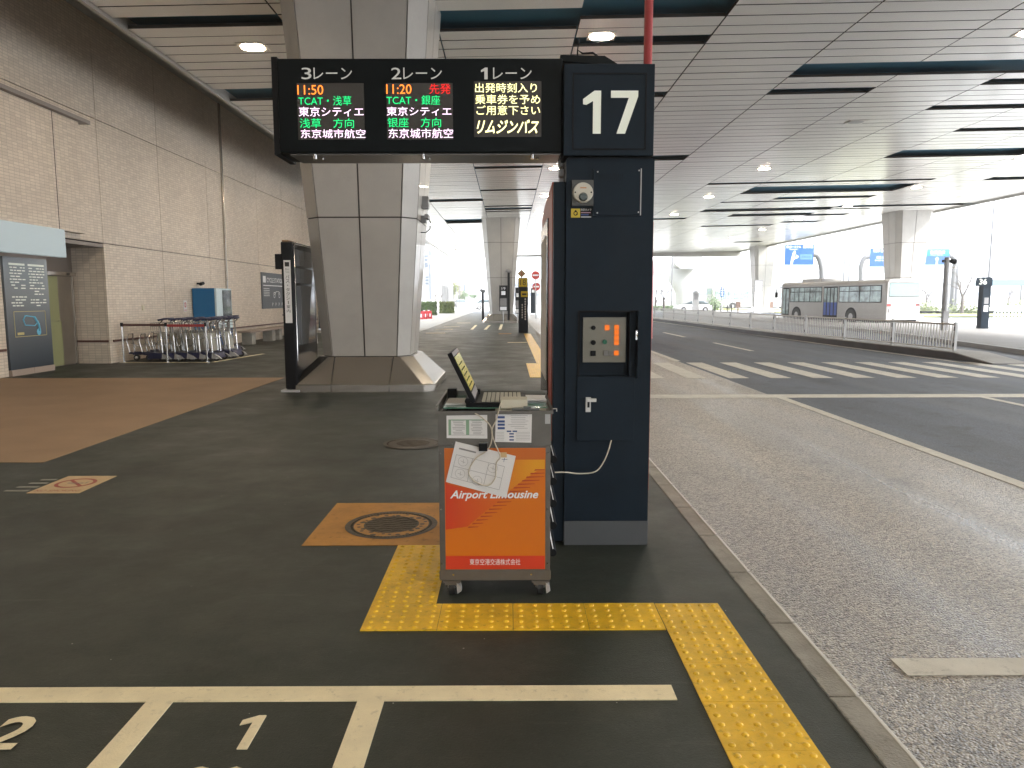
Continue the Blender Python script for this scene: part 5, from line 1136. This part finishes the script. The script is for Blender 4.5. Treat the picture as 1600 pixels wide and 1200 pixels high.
# the open sunlit road and lawn beyond
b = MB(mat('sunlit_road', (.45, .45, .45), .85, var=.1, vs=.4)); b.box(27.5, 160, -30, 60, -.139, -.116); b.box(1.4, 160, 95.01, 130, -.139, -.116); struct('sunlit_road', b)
b = MB(M_grass); b.prism([(31, 62, -.1), (60, 62, -.1), (60, 88, -.1), (28.5, 88, -.1)], (0, 0, .1)); b.box(40, 120, 72, 92, -.1, .0); struct('lawn', b)
b = MB(M_grass); b.box(8, 40, 100, 112, -.11, .02); struct('lawn', b)
# island post 36
p = G(1541, 513.5, .02); Y = p.y; a = D(1533, 433, Y); c = D(1549, 445, Y)
t = thing('bus_stop_pillar', 'navy bus stop post with white number 36 on the far island', 'bus stop', (p.x, Y, .02))
b = MB(M_navy); xl, xr = D(1534.5, 480, Y).x, D(1546.5, 480, Y).x; b.box(xl, xr, Y, Y+.35, .02, a.z); b.build('cabinet', t, t.location)
b = MB(M_navy); zz1 = D(1530, 434, Y).z; zz0 = D(1530, 447, Y).z; xs = D(1525, 440, Y).x; b.box(xs, xr+.02, Y-.05, Y-.001, zz0, zz1); npn = b.build('number_panel', t, t.location)
b = MB(M_wtxt); b.text('36', (D(1529, 440, Y).x, Y-.05, D(1530, 444.5, Y).z), X3, Z3, D(1541, 440, Y).x-D(1529, 440, Y).x, .27, .006, 0, .015); b.build('numeral', npn, t.location)
b = MB(M_grey); b.box(xl+.08, xr-.08, Y-.006, Y-.001, D(1540, 475, Y).z, D(1540, 465, Y).z); b.use(M_paper); b.box(xl+.08, xr-.08, Y-.006, Y-.001, D(1540, 487, Y).z, D(1540, 477, Y).z); b.build('timetable', t, t.location)
# camera pole
p = G(1474, 516, .02); Y = p.y; top = D(1480, 402, Y); t = thing('camera_pole', 'dark leaning camera pole with round camera head on the far island', 'pole', (p.x, Y, .02))
b = MB(M_grey); b.cyl((p.x, Y, .02), (top.x, Y, top.z), .13, .11, 14); b.box(p.x-.14, p.x+.12, Y-.18, Y+.02, .02, .9); b.build('pole', t, t.location)
q = D(1483, 408, Y); b = MB(M_dull); b.box(q.x-.30, q.x+.05, Y-.07, Y+.07, q.z-.06, q.z+.06); b.cyl((q.x+.02, Y-.12, q.z), (q.x+.22, Y-.12, q.z-.04), .10, .12, 14); b.use(M_signw); b.dome((q.x+.2, Y-.1, q.z-.35), .1, .12, 10); b.build('camera_head', t, t.location)
p = G(1486, 489); b = MB(M_pole); Y = p.y; q = D(1486, 412, Y); b.cyl((p.x, Y, -.1), (p.x, Y, q.z), .25, .2, 12); b.loft([ringpts(p.x, Y, .5, .05, -.1), ringpts(p.x, Y, .22, .05, .6)]); tag(b.build('grey_column', off=(p.x, Y, 0)), 'grey steel column standing behind the leaning camera pole', 'column')

# road signs
def roadsign(label, xa, xb, ya, yb, Y, arm, content):
    a = D(xa, ya, Y); c = D(xb, yb, Y); m = (a+c)/2; base = (D(arm[-1][0], arm[-1][1], Y).x, Y, -.1)
    t = thing('road_sign', label, 'road sign', base); b = MB(M_sign); b.box(a.x, c.x, Y, Y+.08, c.z, a.z); bp = b.build('sign_panel', t, base)
    b = MB(M_signw); content(b, a, c); b.build('lettering', bp, base)
    b = MB(M_pole); pts = [D(x, y, Y+.2) for x, y in arm]; pts.append(Vector((pts[-1].x, Y+.2, -.1))); b.tube(smooth(pts, 4), .26, 10); b.build('arm_post', t, base)
def cA(b, a, c):
    W_, H_ = c.x-a.x, a.z-c.z; Y = a.y
    b.text('第1ターミナル', (a.x+W_*.04, Y, c.z+H_*.82), X3, Z3, W_*.5, H_*.13, .01, 0, .01); b.text('国際線', (a.x+W_*.62, Y, c.z+H_*.82), X3, Z3, W_*.34, H_*.13, .01, 0, .01)
    b.text('Terminal 1', (a.x+W_*.14, Y, c.z+H_*.73), X3, Z3, W_*.3, H_*.07, .01)
    y = Y-.012
    b.prism([(a.x+W_*.2, y, c.z), (a.x+W_*.27, y, c.z), (a.x+W_*.30, y, c.z+H_*.3), (a.x+W_*.36, y, c.z+H_*.6), (a.x+W_*.28, y, c.z+H_*.6), (a.x+W_*.22, y, c.z+H_*.3)], (0, -.01, 0))
    b.prism([(a.x+W_*.26, y, c.z+H_*.56), (a.x+W_*.38, y, c.z+H_*.58), (a.x+W_*.33, y, c.z+H_*.7)], (0, -.012, 0)); b.prism([(a.x+W_*.27, y, c.z+H_*.22), (a.x+W_*.42, y, c.z+H_*.36), (a.x+W_*.42, y, c.z+H_*.43), (a.x+W_*.27, y, c.z+H_*.3)], (0, -.014, 0)); b.prism([(a.x+W_*.4, y, c.z+H_*.3), (a.x+W_*.48, y, c.z+H_*.42), (a.x+W_*.38, y, c.z+H_*.5)], (0, -.016, 0))
    b.use(mat('sign_cyan', (.06, .16, .2), .5)); b.box(a.x+W_*.53, a.x+W_*.94, Y-.01, Y-.001, c.z+H_*.27, c.z+H_*.52); b.use(M_sign); b.text('首都高速', (a.x+W_*.57, Y-.01, c.z+H_*.34), X3, Z3, W_*.33, H_*.12, .004)
def cB(b, a, c):
    W_, H_ = c.x-a.x, a.z-c.z; Y = a.y; b.text('第2', (a.x+W_*.1, Y, c.z+H_*.78), X3, Z3, W_*.4, H_*.17, .01); b.text('駐車場', (a.x+W_*.25, Y, c.z+H_*.42), X3, Z3, W_*.6, H_*.16, .01); b.text('Parking', (a.x+W_*.2, Y, c.z+H_*.3), X3, Z3, W_*.6, H_*.08, .01)
def cC(b, a, c):
    W_, H_ = c.x-a.x, a.z-c.z; Y = a.y; b.use(M_signg); b.box(a.x+W_*.02, c.x-W_*.02, Y-.008, Y-.001, c.z+H_*.56, a.z-.04); b.use(M_signw); b.text('首都高速', (a.x+W_*.2, Y-.01, c.z+H_*.7), X3, Z3, W_*.6, H_*.2, .004); b.text('Shuto Expwy', (a.x+W_*.22, Y-.01, c.z+H_*.59), X3, Z3, W_*.5, H_*.07, .004)
    b.box(a.x+W_*.46, a.x+W_*.53, Y-.01, Y-.001, c.z+.05, c.z+H_*.38); b.prism([(a.x+W_*.41, Y-.012, c.z+H_*.36), (a.x+W_*.58, Y-.012, c.z+H_*.36), (a.x+W_*.495, Y-.012, c.z+H_*.5)], (0, -.004, 0))
roadsign('blue direction sign with a forked white arrow above the front of the bus', 1227, 1271, 382, 414, 78, [(1270, 398), (1277, 400), (1282, 412), (1284, 432)], cA)
roadsign('blue direction sign partly hidden by the big right pillar', 1360, 1400, 388, 417, 82, [(1358, 401), (1350, 404), (1345, 418), (1345, 435)], cB)
roadsign('blue and green direction sign with an upward arrow right of the big pillar', 1446, 1483, 389, 414, 80, [(1483, 400), (1489, 402), (1493, 412), (1494, 432)], cC)
# lamp posts
for x, yt, yb, dist, label in ((1545, 308, 433, 66, 'tall thin lamp post above the number 36 post'), (1595, 384, 460, 90, 'thin lamp post at the right edge of the photo'), (1318, 350, 440, 95, 'thin lamp post right of the forked arrow sign'), (1049, 395, 480, 105, 'thin lamp post left of the elevated walkway'), (1326, 345, 440, 100, 'pale lamp post just right of another thin one')):
    q = D(x, yb, dist); z = D(x, yt, dist).z; b = MB(M_pole); b.cyl((q.x, dist, -.1), (q.x, dist, z), .12, .06, 10); b.tube([(q.x, dist, z), (q.x-.3, dist, z+.15), (q.x-1.1, dist, z+.2)], .05, 6); b.box(q.x-1.7, q.x-1.0, dist-.12, dist+.12, z+.16, z+.26); tag(b.build('lamp_post', off=(q.x, dist, 0)), label, 'lamp post')
for k, (ya, yb, lab) in enumerate(((398, 388, 'thin overhead wire crossing the white sky at the right'), (436, 431, 'lower thin overhead wire at the right edge of the photo'))):
    a = D(1440, ya, 95); c = D(1640, yb, 95); m = (a+c)/2-Z3*.5; b = MB(M_pole); b.tube(smooth([a, m, c], 6), .035, 5); tag(b.build('overhead_wire', off=m), lab, 'wire')
# bare trees right
for x, yb, yt, dist, label in ((1503, 482, 418, 72, 'bare winter tree between the camera pole and the 36 post'), (1447, 478, 440, 95, 'small bare tree just right of the city bus'), (1024, 488, 440, 95, 'bare tree beside the left edge of the road view, the nearer one'), (1037, 487, 436, 92, 'bare tree right of another bare tree, by the thin lamp post'), (1277, 470, 430, 110, 'bare tree behind the curved sign arm'), (1352, 470, 436, 120, 'small bare tree below the second blue sign'), (1575, 478, 440, 110, 'distant bare tree near the right edge')):
    tree(x, yb, yt, label, leafy=False, bare=True, dist=dist, name='bare_tree')
def shrub(x, yb, yt, w_, dist, label, mt, name='shrub'):
    q = D(x, yb, dist); H = D(x, yt, dist).z; zb_ = -.05; b = MB(mt)
    leaves(b, lambda: Vector((q.x+random.gauss(0, w_*.3), dist+random.gauss(0, .5), zb_+abs(random.gauss(0, .5))*max(H, .8))), 900, .13); tag(b.build(name, off=(q.x, dist, 0)), label, 'shrub')
shrub(1116, 478, 461, 1.8, 100, 'round green shrub in front of the white coaches', M_leaf)
shrub(1508, 484, 470, 3.5, 74, 'low yellow green shrubs at the foot of the bare tree', M_leafy)
shrub(1590, 484, 468, 3.5, 80, 'low green shrubs at the right edge of the photo', M_leafy)
shrub(1448, 484, 473, 2.5, 90, 'low yellowish shrub right of the city bus', M_leafy)
b = MB(M_leaf); leaves(b, lambda: Vector((random.uniform(18, 23), random.uniform(93, 95), random.uniform(0, .6))), 1600, .12); tag(b.build('shrub', off=(20, 94, 0)), 'low green hedge line at the far left of the road view', 'shrub')
# distant tree mass
b = MB(mat('far_wood', (.15, .13, .12), .9)); 
for i in range(420):
    x = random.uniform(60, 290); y = random.uniform(205, 225); h = random.uniform(3.5, 7.5); b.cyl((x, y, 0), (x+random.uniform(-1, 1), y, h), .16, .04, 4, False)
    for k in range(5): zz = h*random.uniform(.4, .9); b.cyl((x, y, zz), (x+random.uniform(-1.6, 1.6), y, zz+random.uniform(.8, 2.2)), .07, .02, 3, False)
tag(b.build('distant_wood'), 'faint distant row of bare trees on the right horizon', 'trees', kind='stuff')
# vertical banner, posts, bollards
q = D(1128, 480, 88); b = MB(M_sign); z0, z1 = D(1128, 464, 88).z, D(1128, 448, 88).z; b.box(q.x-.22, q.x+.22, 88, 88.06, z0, z1); b.use(M_lgrey); b.cyl((q.x, 88.1, -.1), (q.x, 88.1, z0+.2), .05); b.use(M_signw)
for k in range(4): b.box(q.x-.1, q.x+.1, 87.98, 87.995, z0+.12+.28*k, z0+.3+.28*k)
tag(b.build('banner_sign', off=(q.x, 88, 0)), 'small bright blue vertical sign in front of the coaches', 'sign')
for k, x in enumerate((1113, 1117, 1126, 1136, 1139, 1143)):
    q = D(x, 490, 82); b = MB(M_dull if k % 2 else M_grey); b.cyl((q.x, 82, -.1), (q.x, 82, .75), .06, None, 10); b.dome((q.x, 82, .75), .06, .05, 10); tag(b.build('bollard', off=(q.x, 82, -.1)), 'short dark bollard beyond the railing, %s from the left' % ORD[k], 'bollard', 'bollards beyond the railing')
for k, (x, l) in enumerate(((1153, 'left'), (1204, 'right'))):
    q = D(x, 485, 80); b = MB(mat('rust_box', (.2, .13, .10), .6)); b.cyl((q.x, 80, -.1), (q.x, 80, .5), .07); b.box(q.x-.22, q.x+.22, 79.85, 80.15, .5, 1.15); tag(b.build('utility_box', off=(q.x, 80, -.1)), 'small brown box on a stem on the lawn, %s of the slim far pillar' % l, 'utility box')
p = D(1087, 488, 84); t = thing('bus_stop_pillar', 'pale grey bus stop post beside the silver car', 'bus stop', (p.x, 84, RZ)); b = MB(M_lgrey); b.box(-.35, .35, 0, .3, 0, 2.3); b.dome((0, .15, 2.3), .33, .2, 14); b.build('cabinet', t); b = MB(M_grey); b.box(-.22, .22, -.01, -.001, 1.5, 2.2); b.build('panel', t)
p = D(1184, 488, 77); t = thing('notice_board', 'grey notice board on the slim far pillar', 'sign', (p.x, 77, 0)); b = MB(M_grey); b.box(-.42, .42, 0, .1, 2.2, 3.4); b.build('panel', t); b = MB(M_signw); b.box(-.3, .3, -.01, -.001, 2.9, 3.25); b.box(-.3, .3, -.01, -.001, 2.35, 2.8); b.build('lettering', t); b = MB(M_lgrey); b.box(-.38, .38, .02, .08, 0, 2.2); b.build('leg', t)
# elevated walkway end with funnel pier
Y = 105; a = D(1055, 400, Y); c = D(1098, 400, Y)
t = thing('elevated_walkway', 'rounded white elevated walkway on a flared concrete pier beyond the canopy', 'walkway', ((a.x+c.x)/2, Y, 0))
cx, hw = (a.x+c.x)/2, (c.x-a.x)/2; z0, z1 = D(1075, 450, Y).z, D(1075, 396, Y).z; zm = D(1075, 417, Y).z
b = MB(M_bld)
prof = []
for k in range(24):
    an = 2*PI*k/24; prof.append((hw*1.02*math.copysign(abs(math.cos(an))**.7, math.cos(an)), (z1+zm)/2+(z1-zm)*.62*math.copysign(abs(math.sin(an))**.8, math.sin(an))))
b.loft([[Vector((cx+x+d, y, z)) for x, z in prof] for y, d in ((Y, 0), (Y+6, .5), (Y+14, 2), (Y+40, 3))]); b.build('deck', t, t.location)
b = MB(M_bld); b.loft([[Vector((cx+w_*math.cos(2*PI*k/20), Y+3+1.3*math.sin(2*PI*k/20), z)) for k in range(20)] for w_, z in ((1.1, -.1), (1.1, z0-.9), (1.5, z0), (2.3, z0+1.2), (hw*1.0, zm-.2))], True, True); b.build('pier', t, t.location)
b = MB(M_grey); b.box(cx-hw*.7, cx+hw*.55, Y-.3, Y-.02, zm-.3, zm-.02); b.build('service_duct', t, t.location)
# long low white walls / fences in the sunny distance
b = MB(M_bld); b.box(8, 60, 131, 131.4, -.1, 1.1); tag(b.build('boundary_wall', off=(30, 131, -.1)), 'low white boundary wall behind the coaches', 'wall')
t = thing('bus_shelter', 'long bus shelter with a slate blue roof right of the 36 post', 'shelter', (44, 64, 0)); Y = 60; a = D(1551, 437, Y); c = D(1551, 446, Y)
b = MB(mat('shelter_roof', (.10, .16, .19), .4)); b.box(a.x, a.x+14, Y, Y+2.2, c.z, a.z); b.build('roof', t, t.location)
for k in range(5): b = MB(M_lgrey); b.cyl((a.x+.6+3.1*k, Y+1.5, -.1), (a.x+.6+3.1*k, Y+1.5, c.z), .07); b.build('post', t, t.location)
t = thing('fence', 'white far fence with dark mesh panel right of the 36 post', 'fence', (43, 55, 0)); Y = 54; a = D(1553, 477, Y); b = MB(M_grey); b.box(a.x, a.x+12, Y, Y+.06, D(1560, 484, Y).z, a.z); b.build('mesh_panel', t, t.location); b = MB(M_signw)
for k in range(45): b.box(a.x+.26*k, a.x+.26*k+.07, Y-.1, Y-.04, -.1, D(1560, 487, Y).z)
b.box(a.x, a.x+12, Y-.12, Y-.03, D(1560, 486, Y).z-.0, D(1560, 485, Y).z); b.build('picket', t, t.location)
for k, (xa, xb, yt, dist, lab) in enumerate(((1236, 1330, 424, 190, 'low pale far building behind the city bus roof'), (1085, 1180, 446, 210, 'long low pale far building beyond the coaches'), (1490, 1600, 441, 200, 'long low pale far building behind the bare trees at the right'), (770, 850, 436, 200, 'pale far building seen behind the stop 18 post'))):
    a = D(xa, yt, dist); c = D(xb, yt, dist); t = thing('far_building', lab, 'building', ((a.x+c.x)/2, dist, -.1)); b = MB(M_bld); b.box(a.x, c.x, dist, dist+12, -.1, a.z); b.build('wall', t, t.location)
    b = MB(M_win); zz = 2.2
    while zz < a.z-1.2:
        b.box(a.x+1, c.x-1, dist-.06, dist-.01, zz, zz+.9); zz += 2.6
    b.build('window_band', t, t.location)
# no-entry signs seen right of stop 18
for k, (x, y, dist) in enumerate(((837, 430, 60), (838, 448, 64))):
    q = D(x, y, dist); b = MB(M_lgrey); b.cyl((q.x, dist+.06, -.1), (q.x, dist+.06, q.z), .04); b.use(mat('sign_red', (.5, .04, .03), .5)); b.cyl((q.x, dist, q.z), (q.x, dist+.03, q.z), .34, None, 24); b.use(M_signw); b.box(q.x-.24, q.x+.24, dist-.02, dist-.004, q.z-.06, q.z+.06); tag(b.build('no_entry_sign', off=(q.x, dist, 0)), ['upper round red no entry sign right of the stop 18 post', 'lower round red no entry sign right of the stop 18 post'][k], 'road sign')

# ================================================================ HAZE added to imitate glare in the distance
hm = bpy.data.materials.new('glare_haze'); hm.use_nodes = True; n = hm.node_tree.nodes; n.remove(n['Principled BSDF'])
pv = n.new('ShaderNodeVolumePrincipled'); pv.inputs['Color'].default_value = (.93, .96, 1, 1); pv.inputs['Density'].default_value = .0016; pv.inputs['Anisotropy'].default_value = .3
hm.node_tree.links.new(pv.outputs[0], n['Material Output'].inputs['Volume'])
b = MB(hm); b.box(-800, 800, -320, 1150, -1.6, 42); tag(b.build('haze'), 'added haze volume imitating glare, thickening over the distance', None, None, 'stuff')
